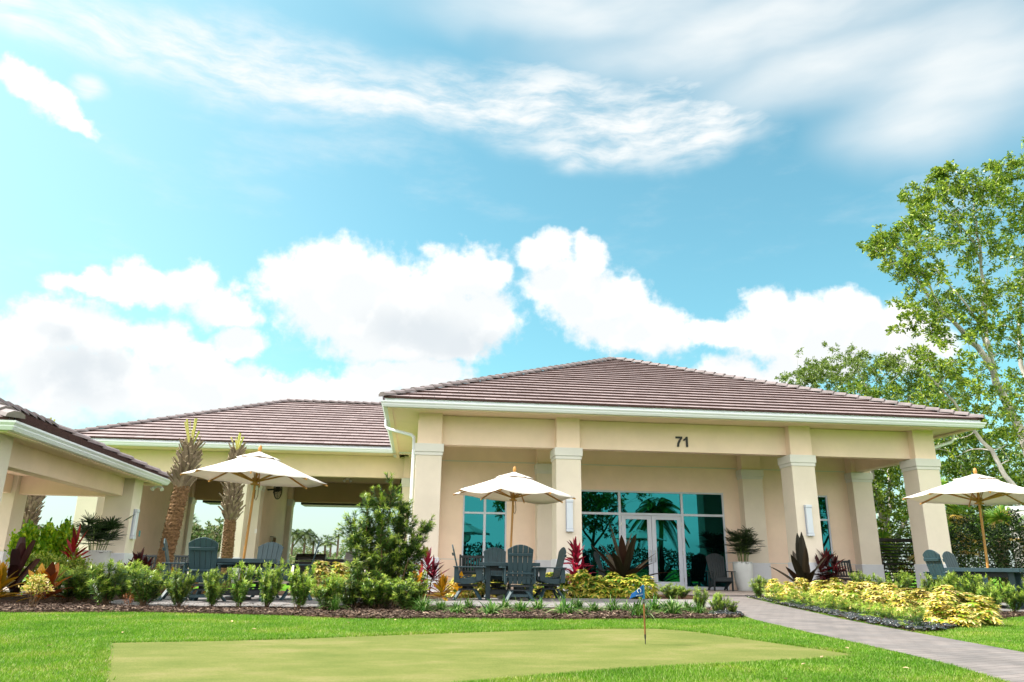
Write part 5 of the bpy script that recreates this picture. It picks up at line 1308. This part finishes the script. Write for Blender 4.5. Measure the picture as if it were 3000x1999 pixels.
# ---- grass-like clumps
def liriope(seed, n=95, L=.34):
    rg = np.random.default_rng(seed); f = MB(); a = rg.random(n)*6.28; e = rg.uniform(.55, 1.5, n); d = np.stack([np.cos(a)*np.cos(e), np.sin(a)*np.cos(e), np.sin(e)], 1)
    b = np.stack([rg.normal(0,.025,n), rg.normal(0,.025,n), 0*a], 1)
    f.leaves(b, d, np.tile((0,0,1.), (n,1))+.1*rg.normal(size=(n,3)), L*(.6+.5*rg.random(n)), .013, .35+.45*rg.random(n), 6, [.6, 1, 1, .9, .7, .4, .05], .1)
    return tag(f.build('liriope', LF['lir']), None, 'grass clump')
LV = [liriope(s) for s in (91, 92, 93)]; LD = liriope(94, 150, .5)
LIR = [(.62,11.74,.9,'in front of the side on chair'),(.88,13.0,.85,'at the paving edge behind the first front clump'),(1.12,11.62,1.0,'left of the table leg, front row'),(1.48,13.05,.9,'at the paving edge below the table leg'),(1.60,12.06,.95,'below the back-turned chair'),(2.02,12.95,.95,'below the gap between the middle chairs'),(2.22,11.7,1.15,'large, below the right chair, front row'),(2.70,13.0,.95,'large, below the right chair, at the paving edge'),(2.80,12.25,.9,'alone right of the right chair'),(3.22,12.64,1.0,'dark, left of the flag shadow side'),(3.51,12.95,.7,'small dark, left of the flag stick'),(3.26,11.31,1.15,'directly behind the flag stick'),(3.93,12.7,1.15,'with long pale blades right of the flag'),(3.91,11.75,1.2,'large, front row right of the flag'),(4.51,12.66,.9,'last clump but one before the walkway'),(4.42,11.95,.9,'last clump before the small shrubs'),(4.2,12.4,.95,'between the flag and the small shrubs')]
for i, (x, y, s, lb) in enumerate(LIR): place(LV[i % 3], used, 'arching grassy clump '+lb, (x, y, .02), i*1.7, (s*1.4, s*1.4, s*1.32), 'grassy clumps along the mulch')
for i, (x, y, s, lb) in enumerate([(-1.22,12.3,1.0,'left of the tall evergreen'),(.12,12.1,1.05,'right of the tall evergreen, the biggest'),(.40,12.4,.8,'right of the biggest one, below the golden croton'),(.0,12.9,.9,'behind the biggest one')]): place(LD, used, 'dark dense grassy clump '+lb, (x, y, .02), i*2.1, (s, s, s), 'dark grassy clumps')

# ---- fallen leaves on the grass
def dead_leaf(seed):
    f = MB(); f.leaves([(0,0,.03)], [(1,0,.15)], [(.2,.1,1)], .09, .05, -.15+.1*seed, 4, [.3, .9, 1, .6, .05], .2); return tag(f.build('fallen_leaf', LF['dry']), None, 'fallen leaf')
DLV = [dead_leaf(s) for s in (0, 1, 2)]
for i, (x, y) in enumerate([(-3.03,7.1),(-2.2,10.0),(-.78,9.9),(-3.6,10.6),(-.25,10.4),(-1.7,8.9),(.25,9.6),(3.3,6.2),(3.6,5.5),(2.4,5.0),(2.9,5.75),(3.95,6.9),(6.9,8.2),(6.1,7.6),(-2.9,8.4),(1.9,10.3),(4.3,9.4),(-4.6,10.9)]):
    place(DLV[i % 3], used, 'curled dry brown leaf lying on the grass', (x, y, .012), i*1.9, (.5, .5, .5), 'dry leaves on the grass')
# ================================================================== palms and trees
def trunk_palm(loc, label, zwrap, ztop, r, lean, spear_h, seed, rz=0):
    """transplanted cabbage palm: fibre wrapped trunk, criss-cross leaf bases, a few cut spears"""
    rg = np.random.default_rng(seed); t = thing('cabbage_palm', label, 'palm tree', loc, rz, 'transplanted cabbage palms')
    ax = lambda z: np.array((lean*z/ztop, 0, z))
    # wrapped part: rough stack of rings
    n, K = 40, 60; V = []
    for i in range(K):
        z = zwrap*i/(K-1); rr = r*(1.12-.14*min(1, z/.5)) if z < .5 else r*(.98+.02*math.sin(z*5))
        a = np.arange(n)*2*math.pi/n; q = rr+.012*rg.normal(size=n)+.008*math.sin(i*2.9)
        c = ax(z); V.append(np.stack([c[0]+q*np.cos(a), c[1]+q*np.sin(a), np.full(n, z)], 1))
    i = np.arange(K-1)[:, None]*n; j = np.arange(n)[None]; j2 = (j+1) % n
    w = MB().add(np.concatenate(V), np.stack([i+j, i+j2, i+n+j2, i+n+j], -1).reshape(-1, 4))
    # frayed fibre flakes
    m = 900; a = rg.random(m)*6.28; z = rg.random(m)*zwrap; p = np.stack([lean*z/ztop+r*np.cos(a), r*np.sin(a), z], 1)
    w.leaves(p, np.stack([-np.sin(a)+.15*np.cos(a), np.cos(a)+.15*np.sin(a), rg.normal(0,.25,m)], 1), np.stack([np.cos(a), np.sin(a), 0*a], 1), .05+.05*rg.random(m), .014, .1, 1, [1, .5])
    w.build('trunk', M['fibre'], t)
    b = MB(); c = [ax(z) for z in np.linspace(zwrap-.05, ztop, 6)]; b.tube(c, np.linspace(r*.92, r*.42, 6), 14)
    m = int((ztop-zwrap)*95)
    for k in range(m):
        f = k/m; z = zwrap+(ztop-zwrap)*f; a = k*2.4; rr = r*(.98-.5*f**1.6); o = ax(z)+np.array((math.cos(a)*rr, math.sin(a)*rr, 0))
        el = rg.uniform(.75, 1.15); tw = rg.choice((-1, 1))*rg.uniform(.2, .6)
        d = np.array((math.cos(a+tw)*math.cos(el), math.sin(a+tw)*math.cos(el), math.sin(el))); L = rg.uniform(.20, .36); W = rg.uniform(.055, .09)
        s = unit(np.cross(d, (math.cos(a), math.sin(a), .2))); u = np.cross(s, d)
        q0, q1, q2 = o-d*.08, o+d*L*.6, o+d*L
        v = [q0-s*W*.7, q0+s*W*.7, q1-s*W*.45, q1+s*W*.45, q2-s*W*(.4), q2+s*W*.35+d*rg.uniform(-.06,.06)]
        v = v+[x+u*.022 for x in v]
        b.add(v, [(0,1,3,2),(2,3,5,4),(6,8,9,7),(8,10,11,9),(0,2,8,6),(2,4,10,8),(1,7,9,3),(3,9,11,5),(4,5,11,10)])
    b.build('leaf_base', M['boot'], t)
    s = MB(); top = ax(ztop-.1)
    for k in range(8):
        a = k*2.4; el = rg.uniform(1.1, 1.5) if k else 1.55; d = np.array((math.cos(a)*math.cos(el), math.sin(a)*math.cos(el), math.sin(el))); h = spear_h*rg.uniform(.55, 1.0) if k else spear_h
        s.leaves([top+d*.05], [d], [(math.cos(a+1), math.sin(a+1), .1)], h, .05 if k else .11, 0, 3, [.6, .8, .9, 1], fold=.25)
    s.build('spear', LF['spear'], t); return t
trunk_palm((-5.92, 19.0, .02), 'cabbage palm with a brown wrapped trunk and cut green spears left of the left umbrella', 2.45, 3.42, .175, .30, .74, 3)
trunk_palm((-5.62, 24.0, .02), 'slimmer cabbage palm with grey criss-cross leaf bases behind the left umbrella', 1.95, 4.05, .16, -.10, .6, 4)
trunk_palm((-12.15, 25.5, .02), 'cabbage palm with criss-cross leaf bases seen through the left pavilion', 1.2, 4.6, .165, .10, .6, 6)

# ---- branching trees grown towards clumps of leaves
def grow(limbs, blobs, lf, bark, root, seed, per=7, leaves=70, L=.13, W=.062, twig=.012, base_r=.22, spread=.55, clump=.5, sub=1.0):
    rg = np.random.default_rng(seed); wood, cr = MB(), MB(); nodes = []
    for pts, r0, r1 in limbs:
        P = np.array(pts, float); q = np.linspace(0, len(P)-1, len(P)*3); i = np.minimum(q.astype(int), len(P)-2); u = (q-i)[:, None]; P2 = P[i]*(1-u)+P[i+1]*u
        P2[1:-1] += rg.normal(0, .05, P2[1:-1].shape); rad = np.linspace(r0, r1, len(P2)); wood.tube(P2, rad, 8); nodes += [(p, r) for p, r in zip(P2, rad)]
    tg = []
    for x, y, z, r in blobs:
        k = max(2, int(per*sub)); c = np.array((x, y, z)); tg.append((c, r))
        for _ in range(k): tg.append((c+rg.normal(0, r*spread, 3)*np.array((1, 1.3, .85)), r*clump))
    NP = np.array([n[0] for n in nodes]); NR = np.array([n[1] for n in nodes]); base = NP[0]
    tg.sort(key=lambda q: np.linalg.norm(q[0]-base)*.6+np.min(np.linalg.norm(NP-q[0], axis=1)))
    for c, r in tg:
        dist = np.linalg.norm(NP-c, axis=1)+np.where(NP[:, 2] > c[2]+.3, .8, 0); i = int(np.argmin(dist)); a = NP[i]; ln = np.linalg.norm(c-a)
        if ln > .08:
            n = max(3, int(ln/.35)); f = np.linspace(0, 1, n+1)[:, None]; P = a*(1-f)+c*f; P += np.sin(f*math.pi)*rg.normal(0, .10*ln**.5, 3)*.7+np.array((0, 0, .10*ln))*np.sin(f*math.pi)
            r0 = min(NR[i]*.75, twig*(1+.9*ln)); wood.tube(P, np.linspace(r0, twig*.45, n+1), 5, caps=False)
            NP = np.vstack([NP, P[1:]]); NR = np.concatenate([NR, np.linspace(r0, twig*.45, n+1)[1:]])
        m = int(leaves*(.6+.8*rg.random())); ax = unit(c-a+np.array((0, 0, .15))) if ln > .08 else np.array((0, 0, 1.))
        # leaves sit in small sprays along short twiglets
        ns = max(4, m//9); sd_ = rg.normal(size=(ns, 3)); sd_ = unit(sd_+ax*.5+np.array((0, 0, .25))); tip = c+sd_*(r*.75*rg.random((ns, 1))**.5)
        k = rg.integers(0, ns, m); p = tip[k]+rg.normal(0, .05+.025*r, (m, 3)); d = unit(sd_[k]+rg.normal(0, .7, (m, 3))); 
        cr.leaves(p, d, np.cross(d, rg.normal(size=(m, 3)))+np.array((0, 0, .5)), L*(.6+.7*rg.random(m)), W*(.8+.4*rg.random(m)), .15, 1, [.55, .75])
    wood.build('trunk', bark, root, True); cr.build('crown', lf, root); return root

BIG = [(19.93,28.00,14.46,0.71),(21.73,29.00,15.54,0.77),(19.46,28.00,14.51,0.45),(19.91,27.00,13.38,0.77),(21.75,28.00,15.75,0.77),(22.56,28.00,16.65,0.71),(23.84,29.00,17.97,0.58),(23.87,28.00,17.44,0.64),(22.55,29.00,17.52,0.58),(24.30,28.00,16.10,0.90),(23.79,29.00,15.68,1.03),(21.06,27.00,13.77,0.90),(21.19,28.00,13.24,0.77),(22.33,28.00,13.31,1.03),(25.64,30.00,15.02,1.15),(26.59,29.00,16.75,1.03),(26.54,28.00,18.00,0.90),(24.52,27.00,16.96,0.77),(26.19,28.00,18.86,0.58),(28.36,29.00,19.80,0.77),(25.76,27.00,16.55,0.90),(20.71,27.00,11.58,0.90),(21.03,28.00,11.18,0.71),(23.38,29.00,12.29,0.90),(24.13,28.00,12.45,1.03),(25.78,28.00,14.18,1.15),(24.86,27.00,12.13,1.03),(26.03,29.00,11.29,0.77),(22.70,27.00,10.64,0.58),(27.37,28.00,16.14,1.15),(27.07,28.00,13.93,1.15),(26.82,28.00,11.97,1.15),(28.39,30.00,16.27,1.03),(23.17,28.00,18.26,0.38),(27.95,28.00,18.11,1.03),(21.10,27.00,10.26,0.64),(19.97,27.00,8.89,0.77),(20.54,26.00,8.64,0.90),(22.06,27.00,7.98,1.03),(21.73,28.00,7.91,1.03),(21.48,29.00,7.67,0.77),(23.41,28.00,6.95,1.15),(25.76,29.00,8.29,1.03),(23.31,27.00,5.93,1.15),(22.28,28.00,6.63,1.03),(25.34,28.00,9.55,0.90),(21.99,29.00,6.95,0.77),(29.0,28.5,14.5,1.2),(29.2,28.2,17.5,1.2),(28.6,28.4,12.0,1.2),(27.4,28.2,8.2,1.1)]
t = thing('ficus_tree', 'tall spreading tree with pale limbs and open leafy crown at the right edge', 'tree')
grow([([(26.4,28,0),(26.1,28,1.12),(25.44,28,3.37),(24.77,28,6.0),(24.21,28,7.86),(23.6,28,9.62),(22.54,28,10.8),(21.25,28,12.61),(20.48,28,13.84)], .27, .035),
      ([(23.83,28,9.18),(24.74,29,11.55),(25.12,29,13.55),(25.26,29,15.26),(25.3,29,17.37),(26.54,29,19.0)], .10, .02),
      ([(26.2,28,.8),(26.3,29,4.03),(27.37,30,7.17),(27.12,30,10.02),(27.66,30,12.71),(28.35,30,15.19)], .20, .03),
      ([(25.9,28,1.6),(23.31,27,2.99+.6),(22.79,27,4.03+.3),(22.1,27,5.75),(21.16,27,7.1),(20.18,27,8.33)], .13, .03),
      ([(24.0,28,8.4),(23.2,27.3,10.2),(22.3,27,11.6),(21.3,27,13.0)], .07, .02), ([(25.2,29,14.5),(24.2,28.4,15.6),(23.2,28,16.4),(22.6,28,17.2)], .05, .015),
      ([(22.0,28,11.6),(21.0,27.5,13.4),(20.2,27.6,14.2),(19.4,28,14.45)], .045, .012)], BIG, LF['tree'], M['bark'], t, 11, per=17, leaves=52, L=.135, W=.08, twig=.016, spread=.62, clump=.36)

T2 = [(22.51,42.0,11.97,.67),(23.44,42,12.44,.77),(25.47,44,12.81,.87),(25.04,42,12.73,.87),(26.45,42,13.23,.77),(26.11,42,12.34,.96),(28.22,43,13.35,.77),(28.74,42,13.33,.87),(27.9,42,12.19,1.06),(29.37,42,12.92,.87),(30.14,43,12.09,1.06),(30.69,42,12.53,.96),(24.98,40,10.96,1.15),(24.66,42,11.41,.96),(30.75,42,11.44,.96),(23.57,42,11.58,.77),(31.78,42,12.14,.96),(32.6,42,12.6,1.0),(33.4,43,11.6,1.1),(29,42,11,1.1),(27,42,11,1.1)]
t = thing('oak_tree', 'paler fine leaved tree rising behind the right end of the clubhouse roof', 'tree')
grow([([(27.5,42,0),(27.2,42,3),(26.83,42,6.07),(27.03,42,9.16),(27.1,42,11.29),(26.82,42,12.4)], .32, .04), ([(26.9,42,7),(28.6,42.4,9.4),(30.2,42.6,11.2),(31.5,42,12)], .14, .03), ([(26.9,42,7.5),(25.4,42,9.6),(24.2,42,11),(23.2,42,12)], .12, .03)], T2, LF['tree2'], M['bark'], t, 12, per=17, leaves=48, L=.15, W=.08, twig=.018, spread=.6, clump=.4)

DEN = [(18.6,30.5,6.9,.9),(19.2,31.0,5.6,.9),(18.9,30.6,4.4,.9),(19.83,31,7.25,.94),(22,32,6.67,.94),(24.26,33,6.03,.94),(26.61,34,5.35,.94),(20.48,31,2.51,.94),(23.44,32,6.9,.94),(25.75,33,6.27,.94),(28.16,34,5.59,.94),(23.67,36,3.89,.94),(21.82,31,2.71,.94),(24.9,32,7.15,.94),(22.9,35,4.88,.94),(23.17,31,2.91,.94),(22.13,34,5.83,.94),(24.43,35,5.12,.94),(21.36,33,6.73,.94),(23.63,34,6.07,.94),(19.91,32,2.47,.94),(20.6,31.4,3.56,.94),(20.0,31,5.0,1.0),(21.0,31.6,4.4,1.0),(21.5,31.5,5.4,1.0),(20.4,31,6.2,1.0),(19.4,31,8.0,.9),(20.8,31.5,8.2,.9)]
t = thing('broad_tree', 'dense dark leaved tree directly behind the right end of the porch', 'tree')
grow([([(20.6,31.6,0),(20.5,31.6,1.6),(20.2,31.5,3.4),(19.8,31.3,5.2),(19.5,31.2,6.8)], .2, .04), ([(20.5,31.6,1.2),(21.8,32,3.2),(23.0,32.5,4.8),(24.2,33,6.0)], .14, .03), ([(20.4,31.6,2.2),(21.2,32,4.6),(21.6,32.4,6.4)], .10, .03), ([(20.5,31.6,.9),(19.6,31.2,2.4),(18.9,30.8,4.0),(18.7,30.6,5.6)], .09, .02)], DEN, LF['dense'], M['bark'], t, 13, per=9, leaves=64, L=.155, W=.09, twig=.013)
DEN2 = [(x+5.2, y+1.5, z*.9+.4, r*1.1) for x, y, z, r in DEN[3:24]] + [(25,30.5,3.0,1.0),(27,30.5,3.4,1.0),(28.5,31,2.6,1.0),(26,30.8,4.6,1.0),(28,31,4.8,1.0)]
t = thing('broad_tree', 'dense leafy tree filling the gap under the tall pale limbed one at the right edge', 'tree')
grow([([(27,33,0),(26.8,33,2),(26.2,33,4),(25.6,33,5.6)], .2, .04), ([(26.8,33,1.6),(28.2,33.2,3.6),(29.6,33.6,5)], .12, .03), ([(26.9,33,1),(25.2,32.4,2.6),(24.2,32,3.6)], .1, .03)], DEN2, LF['dense'], M['bark'], t, 14, per=9, leaves=64, L=.155, W=.09, twig=.013)

# ---- dark hedge behind the right patio
def hedge(name, x0, y0, x1, y1, h, d, n, seed, label, lf='hedge', L=.10):
    rg = np.random.default_rng(seed); t = thing(name, label, 'hedge'); f, s = MB(), MB(); f0 = rg.random(n); p = np.stack([x0+(x1-x0)*f0, y0+(y1-y0)*f0, 0*f0], 1)
    top = h*(1+.10*np.sin(f0*19+seed)+.06*np.sin(f0*47)); z = top*rg.random(n)**.75; off = rg.normal(0, d*.4, n)*(1-.3*z/h)
    nrm = unit(np.array((-(y1-y0), x1-x0, 0.))); p = p+nrm*off[:, None]; p[:, 2] = z; dd = rdir(n, -.3, 1.4, rg)
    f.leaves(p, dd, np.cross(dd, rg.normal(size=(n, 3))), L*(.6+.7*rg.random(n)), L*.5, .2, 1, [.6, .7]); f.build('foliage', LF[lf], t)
    for k in range(int(math.hypot(x1-x0, y1-y0)/.5)):
        u = (k+.5)/max(1, int(math.hypot(x1-x0, y1-y0)/.5)); b = np.array((x0+(x1-x0)*u, y0+(y1-y0)*u, 0)); s.tube([b, b+np.array((rg.normal(0,.1), rg.normal(0,.1), h*.6))], [.02,.01], 5)
    s.build('stem', M['dbark'], t); return t
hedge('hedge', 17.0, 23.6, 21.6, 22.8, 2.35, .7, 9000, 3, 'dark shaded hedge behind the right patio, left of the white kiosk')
hedge('hedge', 16.6, 28.6, 22.5, 28.4, 2.2, .9, 7000, 5, 'green undergrowth behind the black louvred screen', 'dense', .12)
hedge('hedge', 20.6, 22.2, 23.5, 22.0, 1.75, .5, 3500, 7, 'thin dark twiggy hedge in front of the white kiosk')

# ---- fan palms near the right patio
def fan_palm(loc, label, th, n, L, seed, dry=.15):
    rg = np.random.default_rng(seed); t = thing('fan_palm', label, 'palm tree', loc, 0, 'fan palms right of the clubhouse'); f, dr, s = MB(), MB(), MB()
    w = MB(); w.tube([(0,0,0),(0,0,th*.5),(0,0,th)], [.17,.15,.13], 12)
    m = int(th*30)
    for k in range(m):
        a = k*2.4; z = th*k/m; d = np.array((math.cos(a)*.5, math.sin(a)*.5, .85)); w.leaves([(math.cos(a)*.13, math.sin(a)*.13, z)], [d], [(math.cos(a), math.sin(a), .1)], .3, .09, 0, 1, [1, .6])
    w.build('trunk', M['boot'], t)
    for i in range(n):
        a = i*2.4; q = i/n; el = 1.35-1.75*q+rg.normal(0,.1); d = np.array((math.cos(a)*math.cos(el), math.sin(a)*math.cos(el), math.sin(el))); pl = L*(.7+.3*rg.random()); b = np.array((0,0,th)); e = b+d*pl-np.array((0,0,.12*pl*q))
        s.tube([b, (b+e)/2+np.array((0,0,.05)), e], [.016,.012,.008], 5)
        side = unit(np.cross(d, (0,0,1))+1e-3); up = np.cross(side, d); k = 26; an = np.linspace(-1.9, 1.9, k); D = d*np.cos(an)[:, None]*1.0+side*np.sin(an)[:, None]+up*.18-np.array((0,0,.15))
        tgt = dr if (q > .7 and rg.random() < .7) or rg.random() < dry*.4 else f
        tgt.leaves(np.tile(e, (k, 1)), D, np.tile(up, (k, 1)), L*(.62+.1*rg.random(k))*(1-.12*np.abs(an)/1.9), .058, .25+.25*rg.random(k), 4, [.4, 1, 1, .7, .08], .12)
    f.build('crown', LF['fan'], t)
    if dr.n: dr.build('dry_frond', LF['fan_dry'], t)
    s.build('leaf_stalk', M['gstem'], t); return t
fan_palm((18.6, 25.6, 0), 'fan palm with yellowing fronds right of the last clubhouse column', 1.6, 20, .95, 2)
fan_palm((20.6, 25.2, 0), 'bright fan palm just left of the white kiosk', 1.9, 20, .95, 5)
fan_palm((19.8, 27.4, 0), 'tall fan palm with hanging dry fronds rising over the right umbrella', 3.0, 22, 1.0, 8, .3)
fan_palm((17.6, 27.9, 0), 'fan palm hidden low between the louvred screen and the last column', 1.2, 14, .9, 9)

# ---- far palms and woods seen through the passages
def far_palm(loc, label, h, n, L, seed, fan=True):
    rg = np.random.default_rng(seed); t = thing('distant_palm', label, 'palm tree', loc, 0, 'distant palms'); f = MB()
    MB().tube([(0,0,0),(rg.normal(0,.1),0,h*.5),(0,0,h)], [.2,.15,.13], 8).build('trunk', M['dbark'], t, True)
    for i in range(n):
        a = i*2.4; el = 1.2-1.9*(i/n); d = np.array((math.cos(a)*math.cos(el), math.sin(a)*math.cos(el), math.sin(el))); m = 16
        if fan:
            e = np.array((0,0,h))+d*L*.5; side = unit(np.cross(d, (0,0,1))+1e-3); an = np.linspace(-1.7, 1.7, m); D = d*np.cos(an)[:, None]+side*np.sin(an)[:, None]-np.array((0,0,.2)); f.leaves(np.tile(e, (m,1)), D, np.tile((0,0,1.), (m,1)), L*.55, .09, .3, 2, [.6, 1, .1])
        else:
            q = np.linspace(.1, 1, m)[:, None]; P = np.array((0,0,h))+d*L*q-np.array((0,0,.75*L))*q**2.2; side = unit(np.cross(d, (0,0,1))+1e-3)
            for sg in (-1, 1): f.leaves(P, np.tile(side*sg+d*.5-np.array((0,0,.55)), (m,1)), np.tile((0,0,1.), (m,1)), L*.36*np.sin(q[:, 0]*2.6+.3), .10, .3, 2, [.8, 1, .1])
    f.build('crown', LF['bgpalm'], t); return t
K_ = 1.45
for i, (x, y, h, n, L, fan, lb) in enumerate([(-17.2,110,4.9,20,1.9,0,'distant feathery palm nearest the left edge of the right passage opening'),(-15.6,110,4.9,20,2.0,0,'distant feathery palm, second from the left in the right passage opening'),(-14.6,111,4.0,16,1.2,1,'distant round headed palm in the middle of the right passage opening'),(-13.0,111,3.9,18,1.3,1,'distant pale round headed palm before the gap in the treeline'),(-12.1,110,3.8,16,1.2,1,'distant round headed palm with a thick reddish trunk'),(-11.1,110,4.9,16,1.1,1,'distant palm standing highest, left of the tall feathery evergreen'),(-31.3,110,6.0,20,1.7,1,'distant palm beside the wrapped trunk in the left passage opening'),(-41,90,4.2,18,1.6,0,'distant palm above the bright hedge seen through the left pavilion'),(-9.6,112,4.2,16,1.2,1,'distant palm half behind the tall feathery evergreen')]): far_palm((x, y, 0), lb, h, n, L, 100+i, fan)
def bush_mass(name, x0, x1, y, h, n, seed, lf, hole=.0):
    rg = np.random.default_rng(seed); f = MB(); x = rg.uniform(x0, x1, n); pr = h*(.72+.16*np.sin(x*.83+seed)+.12*np.sin(x*2.1)+.08*np.sin(x*5.3)); z = pr*rg.random(n)**.6; p = np.stack([x, y+rg.normal(0, 1.5, n), z], 1); d = rdir(n, -.4, 1.3, rg)
    f.leaves(p, d, np.cross(d, rg.normal(size=(n, 3))), .34*(.6+.7*rg.random(n)), .2, .2, 1, [.6, .7]); return f.build(name, LF[lf], kind='stuff')
bush_mass('woods', -75, 12, 122, 3.9, 26000, 4, 'bgtree')
bush_mass('undergrowth', -60, 8, 104, 1.9, 15000, 9, 'bgtree')
t = thing('mossy_tree', 'broad low tree with several pale trunks framed by the left passage opening', 'tree')
rg = np.random.default_rng(21); bl = [(-16.2+rg.normal(0,1.6), 60+rg.normal(0,1.2), 2.45+rg.normal(0,.45), .7) for _ in range(30)]
grow([([(-16.2+dx,60,0),(-16.2+dx*1.3,60,1.2),(-16.2+dx*1.8,60,2.2)], .13, .05) for dx in (-1.4,-.8,-.2,.5,1.1,1.6)], bl, LF['bgtree'], M['bark'], t, 22, per=8, leaves=34, L=.24, W=.13, twig=.02)

# ---- what the tinted glass mirrors: trees, a palm and a post clock behind the camera
def mirror_palm():
    t = thing('tall_palm', 'tall palm on the lawn behind the viewpoint, mirrored in the glass above the doors', 'palm tree', (19.6, -9.0, 0)); f = MB(); h = 5.6
    MB().tube([(-.2,0,0),(.1,0,2),(.25,0,4),(.0,0,h)], [.26,.2,.17,.16], 10).build('trunk', M['bark'], t, True)
    for i in range(26):
        a = i*2.4; el = 1.3-2.1*(i/26); d = np.array((math.cos(a)*math.cos(el), math.sin(a)*math.cos(el), math.sin(el))); m = 40; L = 2.6
        q = np.linspace(.08, 1, m)[:, None]; P = np.array((0,0,h))+d*L*q-np.array((0,0,.8*L))*q**2.2; side = unit(np.cross(d, (0,0,1))+1e-3)
        for sg in (-1, 1): f.leaves(P, np.tile(side*sg+d*.5-np.array((0,0,.5)), (m,1)), np.tile((0,0,1.), (m,1)), L*.34*np.sin(q[:, 0]*2.6+.3), .07, .3, 2, [.8, 1, .1])
    f.build('crown', LF['fan'], t)
mirror_palm()
for (x, y, s, sd_, lb) in ((31.5, -5.0, 1.15, 37, 'broad tree behind the viewpoint, mirrored in the right end window'), (14.2, -9.5, 1.0, 31, 'broad tree behind the viewpoint, mirrored in the left side light of the entrance'), (9.0, -13.0, 1.1, 33, 'broad tree behind the viewpoint, mirrored in the tall window')):
    t = thing('broad_tree', lb, 'tree', (x, y, 0)); rg = np.random.default_rng(sd_)
    bl = [(rg.normal(0,1.9)*s, rg.normal(0,1.8)*s, (5.9+rg.normal(0,1.35))*s, .8) for _ in range(40)]
    grow([([(0,0,0),(.1,0,1.5),(0,0,3),(.3,0,4.6)], .22, .08), ([(0,0,2.4),(1.4,0,4.2),(2.6,0,5.6)], .1, .04), ([(0,0,2.6),(-1.3,.3,4.4),(-2.4,.3,5.8)], .1, .04)], bl, LF['dense'], M['dbark'], t, sd_, per=7, leaves=40, L=.2, W=.1, twig=.016)
hedge('hedge', -6, -15.5, 34, -15, 2.3, 2.2, 9000, 15, 'dark hedge line far behind the viewpoint, mirrored low in the glass', 'hedge', .3)
t = thing('post_clock', 'white faced clock on a dark post behind the viewpoint, mirrored in the tall window', 'clock', (3.95, -13.2, 0), R(180))
MB().lathe([(.22,0),(.22,.25),(.10,.32),(.075,.5),(.07,2.5),(.12,2.6),(.06,2.68)], 16).build('post', M['black'], t, True)
MB().tube([(0,-.12,3.1),(0,.12,3.1)], .47, 32).build('case', M['black'], t); MB().lathe([(.06,3.56),(.09,3.62),(.02,3.85),(.001,3.95)], 12).build('finial', M['black'], t)
MB().tube([(0,-.13,3.1),(0,-.125,3.1)], .39, 32).build('dial', M['white'], t)
h = MB(); h.bar((0,-.135,3.1),(.16,-.135,3.24),.03,.008,0,(0,1,0)); h.bar((0,-.136,3.1),(-.05,-.136,3.40),.022,.008,0,(0,1,0))
for k in range(12):
    a = k*math.pi/6; h.bar((.29*math.sin(a),-.134,3.1+.29*math.cos(a)),(.36*math.sin(a),-.134,3.1+.36*math.cos(a)),.025,.006,0,(0,1,0))
h.build('hands', M['black'], t)
